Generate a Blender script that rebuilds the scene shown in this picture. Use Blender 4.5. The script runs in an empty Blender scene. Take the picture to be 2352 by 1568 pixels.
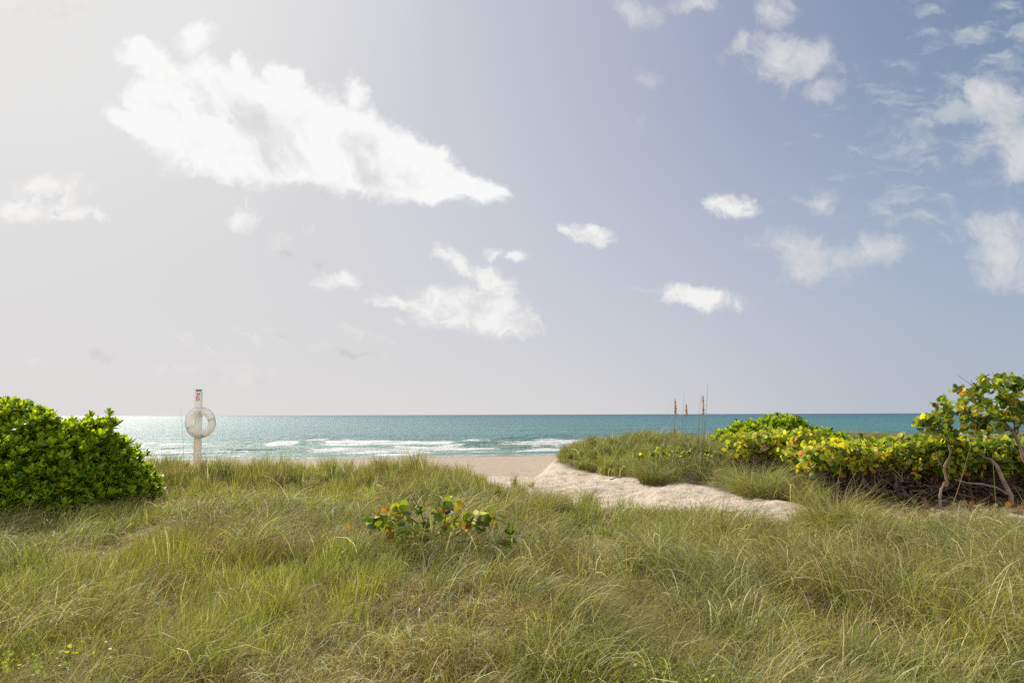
import bpy, math
import numpy as np
from mathutils import Vector, Matrix, Euler

# ------------------------------------------------------------------ camera, world, sun, exposure
SC = bpy.context.scene
COL = SC.collection
EYE = 1.75
PITCH = math.radians(6.11)
ROLL = math.radians(0.19)
FOC = 1568.0            # focal length in units of a 2352 wide frame (24 mm on 36 mm)
cam_d = bpy.data.cameras.new('camera')
cam_d.sensor_width = 36.0
cam_d.lens = 24.0
cam_d.clip_start = 0.05
cam_d.clip_end = 90000.0
cam = bpy.data.objects.new('camera', cam_d)
COL.objects.link(cam)
CAM_M = Matrix.Rotation(math.pi / 2 + PITCH, 3, 'X') @ Matrix.Rotation(-ROLL, 3, 'Z')
cam.matrix_world = Matrix.Translation((0, 0, EYE)) @ CAM_M.to_4x4()
SC.camera = cam
SC.render.resolution_x, SC.render.resolution_y = 1024, 682

SUN_AZ = math.radians(-40.0)      # from +Y towards +X
SUN_EL = math.radians(37.0)
SUN_DIR = Vector((math.sin(SUN_AZ) * math.cos(SUN_EL), math.cos(SUN_AZ) * math.cos(SUN_EL), math.sin(SUN_EL)))

SC.view_settings.view_transform = 'Standard'
SC.view_settings.look = 'None'
SC.view_settings.exposure = 0.0
SC.view_settings.gamma = 1.0
SC.view_settings.use_curve_mapping = False
SC.cycles.max_bounces = 6
SC.cycles.diffuse_bounces = 3
SC.cycles.glossy_bounces = 2
SC.cycles.transmission_bounces = 3
SC.cycles.transparent_max_bounces = 6
SC.cycles.sample_clamp_indirect = 4.0
SC.cycles.use_adaptive_sampling = True
SC.cycles.adaptive_threshold = 0.015
SC.cycles.use_denoising = False


def ray(X, Y):
    """Unit-less world direction of a point of the photograph (2352 wide frame)."""
    return CAM_M @ Vector(((X - 1176) / FOC, (784 - Y) / FOC, -1.0))


def at(X, Y, dist):
    """World point seen at X, Y at the depth dist (metres along +Y)."""
    r = ray(X, Y)
    return Vector((r.x, r.y, r.z)) * (dist / r.y) + Vector((0, 0, EYE))


class NT:
    """Small helper for building node trees."""
    def __init__(self, tree):
        self.t = tree
        self.n = tree.nodes
        self.l = tree.links

    def node(self, kind, **kw):
        nd = self.n.new(kind)
        for k, v in kw.items():
            setattr(nd, k, v)
        return nd

    def put(self, sock, v):
        if isinstance(v, bpy.types.NodeSocket):
            self.l.new(v, sock)
        elif v is not None:
            try:
                sock.default_value = v
            except Exception:
                sock.default_value = (*v, 1.0)

    def math(self, op, a, b=None, c=None, clamp=False):
        nd = self.node('ShaderNodeMath', operation=op, use_clamp=clamp)
        self.put(nd.inputs[0], a)
        self.put(nd.inputs[1], b)
        self.put(nd.inputs[2], c)
        return nd.outputs[0]

    def vmath(self, op, a, b=None):
        nd = self.node('ShaderNodeVectorMath', operation=op)
        self.put(nd.inputs[0], a)
        self.put(nd.inputs[1], b)
        return nd.outputs['Value'] if op in ('LENGTH', 'DOT_PRODUCT', 'DISTANCE') else nd.outputs[0]

    def sstep(self, v, lo, hi, a=0.0, b=1.0):
        nd = self.node('ShaderNodeMapRange', interpolation_type='SMOOTHSTEP', clamp=True)
        self.put(nd.inputs[0], v)
        for i, q in zip((1, 2, 3, 4), (lo, hi, a, b)):
            self.put(nd.inputs[i], q)
        return nd.outputs[0]

    def mix(self, f, a, b, blend='MIX'):
        nd = self.node('ShaderNodeMix', data_type='RGBA', blend_type=blend, clamp_factor=True)
        self.put(nd.inputs[0], f)
        self.put(nd.inputs[6], a)
        self.put(nd.inputs[7], b)
        return nd.outputs[2]

    def noise(self, vec, scale, detail=4.0, rough=0.55, dist=0.0, dim='3D'):
        nd = self.node('ShaderNodeTexNoise', noise_dimensions=dim)
        self.put(nd.inputs['Vector'], vec)
        nd.inputs['Scale'].default_value = scale
        nd.inputs['Detail'].default_value = detail
        nd.inputs['Roughness'].default_value = rough
        nd.inputs['Distortion'].default_value = dist
        return nd.outputs[0]

    def mapping(self, vec, loc=(0, 0, 0), rot=(0, 0, 0), scale=(1, 1, 1), kind='POINT'):
        nd = self.node('ShaderNodeMapping', vector_type=kind)
        self.put(nd.inputs[0], vec)
        nd.inputs[1].default_value = loc
        nd.inputs[2].default_value = rot
        nd.inputs[3].default_value = scale
        return nd.outputs[0]


def build_world():
    w = bpy.data.worlds.new('World')
    SC.world = w
    w.use_nodes = True
    g = NT(w.node_tree)
    g.n.clear()
    out = g.node('ShaderNodeOutputWorld')
    tc = g.node('ShaderNodeTexCoord')
    D = g.vmath('NORMALIZE', tc.outputs['Generated'])
    sky = g.node('ShaderNodeTexSky', sky_type='NISHITA')
    sky.sun_disc = False
    sky.sun_elevation = SUN_EL
    sky.sun_rotation = SUN_AZ
    sky.altitude = 0.0
    sky.air_density = 1.0
    sky.dust_density = 1.6
    sky.ozone_density = 1.2
    g.l.new(D, sky.inputs[0])
    sep = g.node('ShaderNodeSeparateXYZ')
    g.l.new(D, sep.inputs[0])
    x, y, z = sep.outputs
    # thin sea haze: whitish on the sun's side, greyish towards the horizon (all by direction)
    gd = Vector((math.sin(math.radians(-48)) * math.cos(math.radians(20)), math.cos(math.radians(-48)) * math.cos(math.radians(20)), math.sin(math.radians(20))))
    cs = g.vmath('DOT_PRODUCT', D, tuple(gd))
    zc = g.math('MAXIMUM', z, 0.0)
    base = g.mix(1.0, sky.outputs[0], (0.080, 0.074, 0.072, 1), 'MULTIPLY')
    blue = g.mix(g.sstep(zc, 0.06, 0.50), (0.27, 0.42, 0.65, 1), (0.125, 0.220, 0.39, 1))
    base = g.mix(0.78, base, blue)
    hazeh = g.math('POWER', g.math('SUBTRACT', 1.0, zc, clamp=True), 3.4)
    hazecol = g.mix(g.sstep(cs, 0.10, 0.80), (0.46, 0.505, 0.575, 1), (0.70, 0.675, 0.655, 1))
    c = g.mix(g.math('MULTIPLY', hazeh, 0.95), base, hazecol)
    wide = g.sstep(cs, 0.05, 1.02)
    glowcol = g.mix(g.sstep(cs, 0.35, 1.05), (0.52, 0.55, 0.70, 1), (0.735, 0.728, 0.725, 1))
    glowcol = g.mix(g.math('POWER', hazeh, 1.3), glowcol, (0.74, 0.72, 0.71, 1))
    c = g.mix(g.math('MULTIPLY', wide, 0.97), c, glowcol)
    sd = g.vmath('DOT_PRODUCT', D, tuple(SUN_DIR))
    c = g.mix(g.sstep(sd, 0.86, 1.03, 0.0, 0.42), c, (1.0, 0.99, 0.96, 1))
    # unseen bright cloud added behind the viewer, fill for camera-facing sides
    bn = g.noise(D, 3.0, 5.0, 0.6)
    rear_fill = g.math('MULTIPLY', g.sstep(y, 0.05, -0.35), g.sstep(bn, 0.36, 0.56))
    c = g.mix(g.math('MULTIPLY', rear_fill, 0.85), c, (1.65, 1.57, 1.45, 1))
    # ---- clouds, placed on the sky by direction: u = x/y, v = z/y
    ys = g.math('MAXIMUM', y, 0.02)
    u = g.math('DIVIDE', x, ys)
    v = g.math('DIVIDE', z, ys)
    cmb = g.node('ShaderNodeCombineXYZ')
    g.l.new(u, cmb.inputs[0])
    g.l.new(v, cmb.inputs[1])
    UV = cmb.outputs[0]

    def ell(X, Y, rx, ry, ang=0.0, wt=1.0):
        r = ray(X, Y)
        k = FOC * r.y
        return (r.x / r.y, r.z / r.y, rx / k, ry / k, math.radians(ang), wt)

    def after(vec, val):
        # the same vector, but worked out only once val is known (keeps few values alive at a time)
        nd = g.node('ShaderNodeVectorMath', operation='MULTIPLY_ADD')
        g.put(nd.inputs[0], val)
        nd.inputs[1].default_value = (1e-7, 1e-7, 1e-7)
        g.put(nd.inputs[2], vec)
        return nd.outputs[0]

    def shape(vec, items):
        acc = None
        for (cu, cv, ru, rv, a, wt) in items:
            q = vec if acc is None else after(vec, acc)
            p = g.mapping(q, (cu, cv, 0), (0, 0, a), (ru, rv, 1), 'TEXTURE')
            s = g.math('MULTIPLY_ADD', g.vmath('LENGTH', p), -wt, wt)
            if acc is None:
                acc = s
            else:
                nd = g.node('ShaderNodeMath', operation='SMOOTH_MAX')
                g.put(nd.inputs[0], acc)
                g.put(nd.inputs[1], s)
                nd.inputs[2].default_value = 0.12
                acc = nd.outputs[0]
        return acc

    def warp(V):
        nz = g.node('ShaderNodeTexNoise', noise_dimensions='2D')
        g.put(nz.inputs['Vector'], V)
        nz.inputs['Scale'].default_value = 11.0
        nz.inputs['Detail'].default_value = 5.0
        nz.inputs['Roughness'].default_value = 0.62
        off = g.node('ShaderNodeVectorMath', operation='MULTIPLY_ADD')
        g.l.new(nz.outputs['Color'], off.inputs[0])
        off.inputs[1].default_value = (0.050, 0.050, 0.0)
        off.inputs[2].default_value = (-0.025, -0.025, 0.0)
        return g.vmath('ADD', V, off.outputs[0])

    big = [ell(*q) for q in (
        (318, 118, 50, 40, -40), (372, 165, 95, 46, -45), (335, 230, 60, 46, 0), (455, 95, 40, 34, 30, .55),
        (300, 285, 80, 30, -38, .8), (420, 290, 140, 95, -30), (520, 345, 130, 72, -25),
        (570, 225, 180, 70, -18), (600, 350, 120, 60, -20), (740, 370, 110, 60, -20), (548, 150, 22, 30, 10), (690, 275, 200, 88, -28), (655, 180, 50, 34, -20), (810, 225, 30, 40, 10, .5),
        (840, 340, 190, 72, -30), (900, 405, 190, 58, -8), (985, 385, 130, 52, -35),
        (1060, 422, 95, 38, -20), (1000, 440, 110, 26, 0), (1120, 436, 46, 12, -16, .6))]
    cum = [ell(*q) for q in (
        (105, 455, 100, 52, 8), (60, 480, 80, 40, 0), (150, 490, 60, 26, 0), (235, 495, 22, 18, 20, .6),
        # middle cloud
        (1130, 640, 70, 34, -32), (1040, 600, 70, 22, -35, .7), (1000, 690, 80, 44, 0), (890, 690, 80, 18, -10, .7),
        (1090, 710, 120, 58, -10), (1170, 740, 70, 36, -10), (1010, 735, 90, 26, 0, .8),
        (560, 490, 36, 30, 30, .6), (780, 650, 44, 22, 0, .65), (1350, 540, 58, 25, -5), (1295, 528, 22, 12, -30, .6),
        (1140, 577, 30, 15, 0, .8), (1188, 580, 16, 16, 0, .7),
        (1672, 470, 62, 38, 0), (1610, 682, 100, 32, -6), (1560, 668, 45, 28, 0))]
    soft = [ell(*q) for q in (
        (1455, 30, 60, 34, -20), (1600, 8, 50, 22, 0), (1770, 25, 60, 46, 0), (1830, 150, 120, 66, -8), (1800, 110, 90, 40, -30),
        (1890, 195, 60, 34, 10), (1720, 90, 40, 24, 40, .6), (1860, 590, 115, 58, -4), (1930, 590, 90, 44, 0), (2000, 580, 85, 36, 0), (1890, 478, 38, 24, -30, .6),
        (2330, 290, 120, 110, -20), (2345, 370, 80, 90, -30), (2260, 230, 40, 60, 20), (2300, 570, 110, 90, -30), (2440, 340, 120, 130, 0),
        (1350, 640, 0.1, 0.1, 0))]
    faint = [ell(*q) for q in (
        (1480, 190, 30, 30, 60, .45), (1470, 290, 30, 46, 70, .4), (700, 535, 18, 16, 0), (640, 550, 30, 22, 0), (660, 580, 60, 16, -30),
        (560, 770, 60, 16, -25), (420, 775, 60, 12, -10), (510, 805, 60, 22, -15), (650, 775, 60, 12, -15), (830, 770, 100, 14, -14),
        (800, 810, 130, 13, -12), (730, 610, 40, 14, 30), (80, 820, 70, 24, 0), (230, 815, 70, 30, 0), (380, 850, 80, 18, 0),
        (560, 860, 100, 30, 0), (120, 30, 130, 40, 0, .7), (1490, 655, 90, 8, 4, .8), (1560, 30, 70, 20, 0, .6))]

    SU = (-0.022, 0.030, 0.0)            # towards the sun on the sky

    def light_noise(V, sc, det, ro):
        a = g.noise(V, sc, det, ro, 0.2, '2D')
        b = g.noise(g.vmath('ADD', V, SU), sc, det * 0.5, ro, 0.2, '2D')
        return a, b

    def layer(W, col, items, sc, amp, lo, hi, alpha, white, grey, k=2.2, shadeS=0.35, streak=False):
        V = after(W, col)
        S = shape(V, items)
        a, b = light_noise(V, sc, 9.0, 0.66)
        d = g.math('MULTIPLY_ADD', a, amp, S)
        d = g.math('SUBTRACT', d, amp * 0.5)
        al = g.math('MULTIPLY', g.sstep(d, lo, hi), alpha)
        # thicker towards the sun -> greyer
        sh = g.math('MULTIPLY', g.math('SUBTRACT', b, a), k)
        sh = g.math('MULTIPLY_ADD', g.sstep(d, 0.15, 0.85), shadeS, sh)
        if streak:
            sv = g.mapping(g.mapping(V, (0, 0, 0), (0, 0, math.radians(56))), (0.3, 0.7, 0), (0, 0, 0), (5.0, 20.0, 1.0))
            core = shape(V, [ell(545, 300, 250, 120, -28), ell(800, 365, 230, 85, -25)])
            st = g.noise(sv, 1.0, 3.0, 0.5, 0.25, '2D')
            sh = g.math('MULTIPLY_ADD', g.math('MULTIPLY', g.sstep(st, 0.38, 0.68), g.sstep(core, 0.05, 0.55)), 0.62, sh)
            sh = g.math('SUBTRACT', sh, 0.03)
        cc = g.mix(g.math('MAXIMUM', sh, 0.0, clamp=True), white, grey)
        return g.mix(al, col, cc)

    rip = [ell(*q) for q in ((2150, 250, 260, 110, 18), (2280, 90, 190, 110, 25), (2120, 330, 230, 60, 4), (1990, 300, 140, 60, 8), (2050, 470, 200, 40, -6, .8), (2330, 190, 120, 80, 0), (2300, 20, 200, 80, 0))]
    BG = {}

    def clouds(col, box):
        # the clouds of one stretch of sky; box = (u0, u1, v0, v1)
        def pick(items):
            out = []
            for it in items:
                r = 1.7 * max(it[2], it[3]) + 0.03
                if it[0] + r > box[0] and it[0] - r < box[1] and it[1] + r > box[2] and it[1] - r < box[3]:
                    out.append(it)
            return out
        W = warp(UV)
        c = col
        f = pick(faint)
        if f:
            c = layer(W, c, f, 20.0, 1.9, 0.0, 1.0, 0.50, (0.80, 0.78, 0.77, 1), (0.53, 0.52, 0.53, 1), 3.0)
        f = pick(rip)
        if f:
            V = after(W, c)
            S = shape(V, f)
            rv = g.mapping(V, (0, 0, 0), (0, 0, math.radians(-12)), (13.0, 34.0, 1.0))
            rn = g.noise(rv, 1.0, 5.0, 0.58, 0.15, '2D')
            big_n = g.noise(V, 6.0, 2.0, 0.5, 0.0, '2D')
            d = g.math('ADD', g.math('MULTIPLY', g.math('MINIMUM', S, 0.45), 0.55), g.math('MULTIPLY', g.math('SUBTRACT', rn, 0.5), 2.2))
            d = g.math('MULTIPLY_ADD', g.math('SUBTRACT', big_n, 0.5), 0.9, d)
            c = g.mix(g.math('MULTIPLY', g.sstep(d, 0.0, 0.75), 0.62), c, (0.60, 0.65, 0.68, 1))
        f = pick(soft)
        if f:
            c = layer(W, c, f, 17.0, 2.5, -0.25, 1.15, 0.90, (0.72, 0.72, 0.73, 1), (0.46, 0.49, 0.56, 1), 1.0, 0.25)
        f = pick(cum)
        if f:
            c = layer(W, c, f, 26.0, 1.55, -0.22, 0.66, 0.92, (0.93, 0.92, 0.90, 1), (0.55, 0.55, 0.60, 1), 1.6, 0.25)
        f = pick(big)
        if f:
            c = layer(W, c, f, 24.0, 1.0, -0.22, 0.30, 1.0, (0.95, 0.95, 0.945, 1), (0.62, 0.62, 0.62, 1), 0.55, 0.0, True)
        return bgshader(c)

    def bgshader(c):
        ten = g.node('ShaderNodeVectorMath', operation='SCALE')
        g.l.new(c, ten.inputs[0])
        ten.inputs['Scale'].default_value = 10.0
        b = g.node('ShaderNodeBackground')
        g.l.new(ten.outputs[0], b.inputs[0])
        b.inputs[1].default_value = 0.1
        return b.outputs[0]

    def pickside(f, a, b):
        m = g.node('ShaderNodeMixShader')
        g.put(m.inputs[0], f)
        g.l.new(a, m.inputs[1])
        g.l.new(b, m.inputs[2])
        return m.outputs[0]

    def uvof(X, Y):
        r = ray(X, Y)
        return r.x / r.y, r.z / r.y
    u0, v0 = uvof(1262, 530)
    v1 = uvof(1262, 400)[1]
    left = pickside(g.math('GREATER_THAN', v, v0), clouds(c, (-9, u0, -9, v0)), clouds(c, (-9, u0, v0, 9)))
    right = pickside(g.math('GREATER_THAN', v, v1), clouds(c, (u0, 9, -9, v1)), clouds(c, (u0, 9, v1, 9)))
    both = pickside(g.math('GREATER_THAN', u, u0), left, right)
    zone = g.math('MULTIPLY', g.math('GREATER_THAN', y, 0.05), g.math('GREATER_THAN', z, 0.0))
    zone = g.math('MULTIPLY', zone, g.math('LESS_THAN', v, 0.95))
    zone = g.math('MULTIPLY', zone, g.math('LESS_THAN', g.math('ABSOLUTE', u), 1.15))
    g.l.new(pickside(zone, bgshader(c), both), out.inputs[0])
    w.cycles.sampling_method = 'MANUAL'
    w.cycles.sample_map_resolution = 512


build_world()

sun_d = bpy.data.lights.new('sun', 'SUN')
sun_d.energy = 5.0
sun_d.angle = math.radians(0.53)
sun_d.color = (1.0, 0.93, 0.82)
sun = bpy.data.objects.new('sun', sun_d)
COL.objects.link(sun)
sun.rotation_euler = SUN_DIR.to_track_quat('Z', 'Y').to_euler()
sun.location = (0, 0, 60)

# ------------------------------------------------------------------ helpers
RS = np.random.RandomState


def tag(o, label=None, cat=None, group=None, kind=None):
    if label:
        o['label'] = label
    if cat:
        o['category'] = cat
    if group:
        o['group'] = group
    if kind:
        o['kind'] = kind
    return o


def link(name, data, parent=None):
    o = bpy.data.objects.new(name, data)
    COL.objects.link(o)
    if parent is not None:
        o.parent = parent
    return o


def empty(name, loc=(0, 0, 0)):
    o = link(name, None)
    o.empty_display_size = 0.3
    o.location = loc
    return o


def mesh(name, V, F, mat, parent=None, cols=None, smooth=False, origin=None, attrs=None):
    """V (n,3); F list of (m,k) integer arrays; one mesh object. Vertices are world ones, moved to the parent's base."""
    V = np.asarray(V, dtype=np.float32)
    if parent is not None:
        V = V - np.array(parent.location, dtype=np.float32)
    if not isinstance(F, (list, tuple)):
        F = [F]
    F = [np.asarray(f, dtype=np.int32) for f in F if len(f)]
    me = bpy.data.meshes.new(name)
    me.vertices.add(len(V))
    me.vertices.foreach_set('co', V.ravel())
    tot = sum(f.size for f in F)
    me.loops.add(tot)
    me.loops.foreach_set('vertex_index', np.concatenate([f.ravel() for f in F]))
    npol = sum(len(f) for f in F)
    me.polygons.add(npol)
    sizes = np.concatenate([np.full(len(f), f.shape[1], np.int32) for f in F])
    me.polygons.foreach_set('loop_start', np.concatenate([[0], np.cumsum(sizes)[:-1]]).astype(np.int32))
    if smooth:
        me.polygons.foreach_set('use_smooth', np.ones(npol, bool))
    if cols is not None:
        a = me.color_attributes.new('tint', 'FLOAT_COLOR', 'POINT')
        c = np.ones((len(V), 4), np.float32)
        c[:, :3] = cols
        a.data.foreach_set('color', c.ravel())
    for k, val in (attrs or {}).items():
        a = me.attributes.new(k, 'FLOAT', 'POINT')
        a.data.foreach_set('value', np.asarray(val, np.float32))
    me.update(calc_edges=True)
    me.materials.append(mat)
    return link(name, me, parent)


_lat = RS(77).rand(256, 256)


def vnoise(x, y):
    xi = np.floor(x).astype(int)
    yi = np.floor(y).astype(int)
    fx = x - xi
    fy = y - yi
    fx = fx * fx * (3 - 2 * fx)
    fy = fy * fy * (3 - 2 * fy)
    g = lambda i, j: _lat[i & 255, j & 255]
    return (g(xi, yi) * (1 - fx) + g(xi + 1, yi) * fx) * (1 - fy) + (g(xi, yi + 1) * (1 - fx) + g(xi + 1, yi + 1) * fx) * fy


def fbm(x, y, s=1.0, o=4, seed=0):
    a, t, k = 0.0, 0.0, 1.0
    for i in range(o):
        a = a + k * vnoise(x * s + 17.3 * i + seed * 5.1, y * s + 9.7 * i + seed * 3.3)
        t += k
        k *= 0.5
        s *= 2.03
    return a / t


def sm(v, a, b):
    t = np.clip((v - a) / (b - a), 0, 1)
    return t * t * (3 - 2 * t)


PATH = np.array([(-2.6, 27), (-2.0, 20.7), (-0.8, 17.8), (0.25, 15.0), (0.9, 13.3), (1.3, 12.3), (2.0, 12.6), (2.9, 11.8), (3.6, 11.2), (4.8, 11.3), (7, 11.5), (11, 11.1), (15, 11.2),
                 (15, 12.0), (10, 12.0), (7, 12.3), (5.5, 13.0), (5.2, 14.6), (4.5, 16.9), (3.1, 18.8), (2.1, 22.0), (1.0, 24.5), (0.3, 27)])


def path_dist(x, y):
    """Signed distance to the sand path: negative inside."""
    x = np.asarray(x, float)
    y = np.asarray(y, float)
    n = len(PATH)
    d = np.full(x.shape, 1e9)
    ins = np.zeros(x.shape, bool)
    for i in range(n):
        ax, ay = PATH[i]
        bx, by = PATH[(i + 1) % n]
        ex, ey = bx - ax, by - ay
        t = np.clip(((x - ax) * ex + (y - ay) * ey) / (ex * ex + ey * ey), 0, 1)
        d = np.minimum(d, np.hypot(x - ax - t * ex, y - ay - t * ey))
        c = ((ay > y) != (by > y)) & (x < (bx - ax) * (y - ay) / (by - ay + 1e-12) + ax)
        ins ^= c
    return np.where(ins, -d, d)


def seg_dist(x, y, ax, ay, bx, by):
    ex, ey = bx - ax, by - ay
    t = np.clip(((x - ax) * ex + (y - ay) * ey) / (ex * ex + ey * ey), 0, 1)
    return np.hypot(x - ax - t * ex, y - ay - t * ey)


def shore(x):
    return 71.0 + 0.17 * np.clip(x, -110, 110) + 1.2 * (vnoise(x * 0.06 + 3, x * 0 + 1.5) - 0.5)


SEA_Z = -2.4


def crest(x):
    """How far out (y) the dune ends and the beach begins."""
    return 20.6 + 10.5 * sm(x, 0.5, 3.5) + 0.6 * np.sin(x * 0.7)


def ground(x, y):
    x = np.asarray(x, float)
    y = np.asarray(y, float)
    pd = path_dist(x, y)
    h = 0.16 * (fbm(x, y, 0.45, 3, 1) - 0.5) * 2
    h = h + 0.07 * (fbm(x, y, 1.7, 3, 2) - 0.5) * 2 * sm(pd, -0.2, 0.6)
    h = h - 0.05 * sm(-pd, 0.0, 0.8)
    # mounds right of and beyond the path
    h = h + 0.62 * np.exp(-(seg_dist(x, y, 3.6, 25.5, 7.0, 21.0) / 2.0) ** 2)
    h = h + 0.42 * np.exp(-(seg_dist(x, y, 5.2, 18.8, 6.8, 16.5) / 1.3) ** 2) * sm(pd, 0.0, 0.7)
    h = h + 0.55 * np.exp(-(seg_dist(x, y, 9.0, 27.0, 30.0, 27.0) / 3.0) ** 2)
    h = h + 0.14 * np.exp(-(seg_dist(x, y, -6.0, 17.5, -30.0, 17.5) / 2.4) ** 2)
    h = h + 0.05 * np.exp(-(seg_dist(x, y, -4.5, 18.6, -1.2, 18.0) / 1.4) ** 2)
    # small pits and trodden marks in the bare sand
    marks = (fbm(x, y, 2.6, 2, 7) - 0.5) * 0.13 + (fbm(x, y, 6.5, 3, 8) - 0.5) * 0.10
    h = h + marks * sm(-pd, 0.0, 0.4)
    # beach
    c = crest(x)
    s = shore(x)
    t = np.clip((y - c) / (s - c), 0, 3)
    drop = -0.95 * sm(y, c - 0.5, c + 7.0) - (1.0 + 2.4 + 0 * t - 1.95) * t
    h = h * (1 - 0.8 * sm(y, c + 1, c + 8)) + drop
    return h + 0.03 * (fbm(x, y, 0.9, 2, 5) - 0.5) * sm(y, c, c + 4)


# ------------------------------------------------------------------ materials
def new_mat(name):
    m = bpy.data.materials.new(name)
    m.use_nodes = True
    g = NT(m.node_tree)
    g.n.clear()
    out = g.node('ShaderNodeOutputMaterial')
    return m, g, out


def principled(g, col, rough=0.8, spec=0.3, normal=None, **kw):
    p = g.node('ShaderNodeBsdfPrincipled')
    g.put(p.inputs['Base Color'], col)
    g.put(p.inputs['Roughness'], rough)
    p.inputs['Specular IOR Level'].default_value = spec
    if normal is not None:
        g.l.new(normal, p.inputs['Normal'])
    for k, v in kw.items():
        g.put(p.inputs[k], v)
    return p


def leafy(name, trans=0.35, rough=0.5, spec=0.35, patch=None, tcol=(1.25, 1.35, 0.55, 1)):
    """Leaf or blade: own tint per leaf, light coming through, faint sheen."""
    m, g, out = new_mat(name)
    at_ = g.node('ShaderNodeAttribute', attribute_name='tint')
    col = at_.outputs['Color']
    if patch:
        geo = g.node('ShaderNodeNewGeometry')
        P = geo.outputs['Position']
        n1 = g.noise(P, 0.42, 3.0, 0.6)
        n2 = g.noise(P, 1.5, 3.0, 0.6)
        col = g.mix(g.sstep(n1, 0.40, 0.66, 0.0, 0.40), col, g.mix(1.0, col, (1.32, 1.06, 0.80, 1), 'MULTIPLY'))
        n3 = g.noise(P, 4.5, 3.0, 0.6)
        col = g.mix(g.sstep(n3, 0.48, 0.70, 0.0, 0.32), col, g.mix(1.0, col, (0.62, 0.55, 0.48, 1), 'MULTIPLY'))
        col = g.mix(g.sstep(n2, 0.52, 0.72, 0.0, 0.36), col, g.mix(1.0, col, (0.80, 0.66, 0.52, 1), 'MULTIPLY'))
    p = principled(g, col, rough, spec)
    t = g.node('ShaderNodeBsdfTranslucent')
    g.put(t.inputs[0], g.mix(1.0, col, tcol, 'MULTIPLY'))
    mx = g.node('ShaderNodeMixShader')
    mx.inputs[0].default_value = trans
    g.l.new(p.outputs[0], mx.inputs[1])
    g.l.new(t.outputs[0], mx.inputs[2])
    g.l.new(mx.outputs[0], out.inputs[0])
    return m


M_GRASS = leafy('grass_blades', 0.38, 0.50, 0.25, patch=True, tcol=(1.35, 1.35, 0.7, 1))
M_LEAF = leafy('shrub_leaves', 0.50, 0.42, 0.35, tcol=(2.1, 2.0, 0.30, 1))
M_GRAPE = leafy('round_leaves', 0.45, 0.42, 0.35, tcol=(1.6, 1.7, 0.45, 1))


def simple(name, col, rough=0.8, spec=0.2, nscale=None, col2=None, bump=0.0, bscale=30.0):
    m, g, out = new_mat(name)
    c = (*col, 1)
    tc = g.node('ShaderNodeTexCoord')
    if nscale:
        c = g.mix(g.sstep(g.noise(tc.outputs['Object'], nscale, 5.0, 0.6), 0.38, 0.66), c, (*col2, 1))
    nrm = None
    if bump:
        b = g.node('ShaderNodeBump')
        b.inputs['Strength'].default_value = 0.6
        b.inputs['Distance'].default_value = bump
        g.l.new(g.noise(tc.outputs['Object'], bscale, 5.0, 0.6), b.inputs['Height'])
        nrm = b.outputs[0]
    p = principled(g, c, rough, spec, nrm)
    g.l.new(p.outputs[0], out.inputs[0])
    return m


M_BARK = simple('bark', (0.22, 0.15, 0.12), 0.9, 0.1, 9.0, (0.09, 0.055, 0.045), 0.01, 60.0)
M_PALEBARK = simple('pale_bark', (0.30, 0.225, 0.185), 0.85, 0.15, 6.0, (0.20, 0.13, 0.11), 0.01, 60.0)
M_STEM = simple('dry_stem', (0.16, 0.12, 0.07), 0.8, 0.2)
M_STRAW = simple('straw_stem', (0.26, 0.20, 0.10), 0.8, 0.2)
M_SEED = simple('seed_husk', (0.32, 0.15, 0.045), 0.8, 0.15, 30.0, (0.50, 0.29, 0.10))
M_DRIFT = simple('driftwood', (0.20, 0.16, 0.13), 0.9, 0.1, 20.0, (0.10, 0.08, 0.06))


def sand_material():
    m, g, out = new_mat('sand')
    geo = g.node('ShaderNodeNewGeometry')
    P = geo.outputs['Position']
    bare = g.node('ShaderNodeAttribute', attribute_name='bare').outputs['Fac']
    wet = g.node('ShaderNodeAttribute', attribute_name='wet').outputs['Fac']
    beach = g.node('ShaderNodeAttribute', attribute_name='beach').outputs['Fac']
    n = g.noise(P, 3.0, 8.0, 0.65)
    fine = g.noise(P, 60.0, 4.0, 0.7)
    sand = g.mix(g.sstep(n, 0.3, 0.7), (0.50, 0.41, 0.315, 1), (0.62, 0.525, 0.415, 1))
    sand = g.mix(g.sstep(fine, 0.58, 0.75, 0, 0.4), sand, (0.34, 0.25, 0.18, 1))
    bsand = g.mix(g.sstep(n, 0.3, 0.7), (0.35, 0.275, 0.21, 1), (0.46, 0.365, 0.28, 1))
    sp = g.mapping(P, (0, 0, 0), (0, 0, math.radians(-8)), (0.30, 1.6, 1.0))
    wrack = g.noise(sp, 2.2, 5.0, 0.7)
    bsand = g.mix(g.sstep(wrack, 0.56, 0.66, 0, 0.55), bsand, (0.13, 0.09, 0.06, 1))
    sand = g.mix(beach, sand, bsand)
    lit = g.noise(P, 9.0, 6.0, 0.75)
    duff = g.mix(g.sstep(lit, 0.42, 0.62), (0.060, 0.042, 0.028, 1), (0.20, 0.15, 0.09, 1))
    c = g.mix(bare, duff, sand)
    c = g.mix(wet, c, (0.20, 0.15, 0.11, 1))
    b = g.node('ShaderNodeBump')
    b.inputs['Strength'].default_value = 0.9
    b.inputs['Distance'].default_value = 0.05
    hgt = g.math('MULTIPLY_ADD', g.noise(P, 14.0, 5.0, 0.6), 1.0, g.noise(P, 4.5, 3.0, 0.5))
    g.l.new(hgt, b.inputs['Height'])
    rough = g.math('MULTIPLY_ADD', wet, -0.65, 0.95)
    p = principled(g, c, rough, 0.25, b.outputs[0])
    g.l.new(p.outputs[0], out.inputs[0])
    return m


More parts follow.
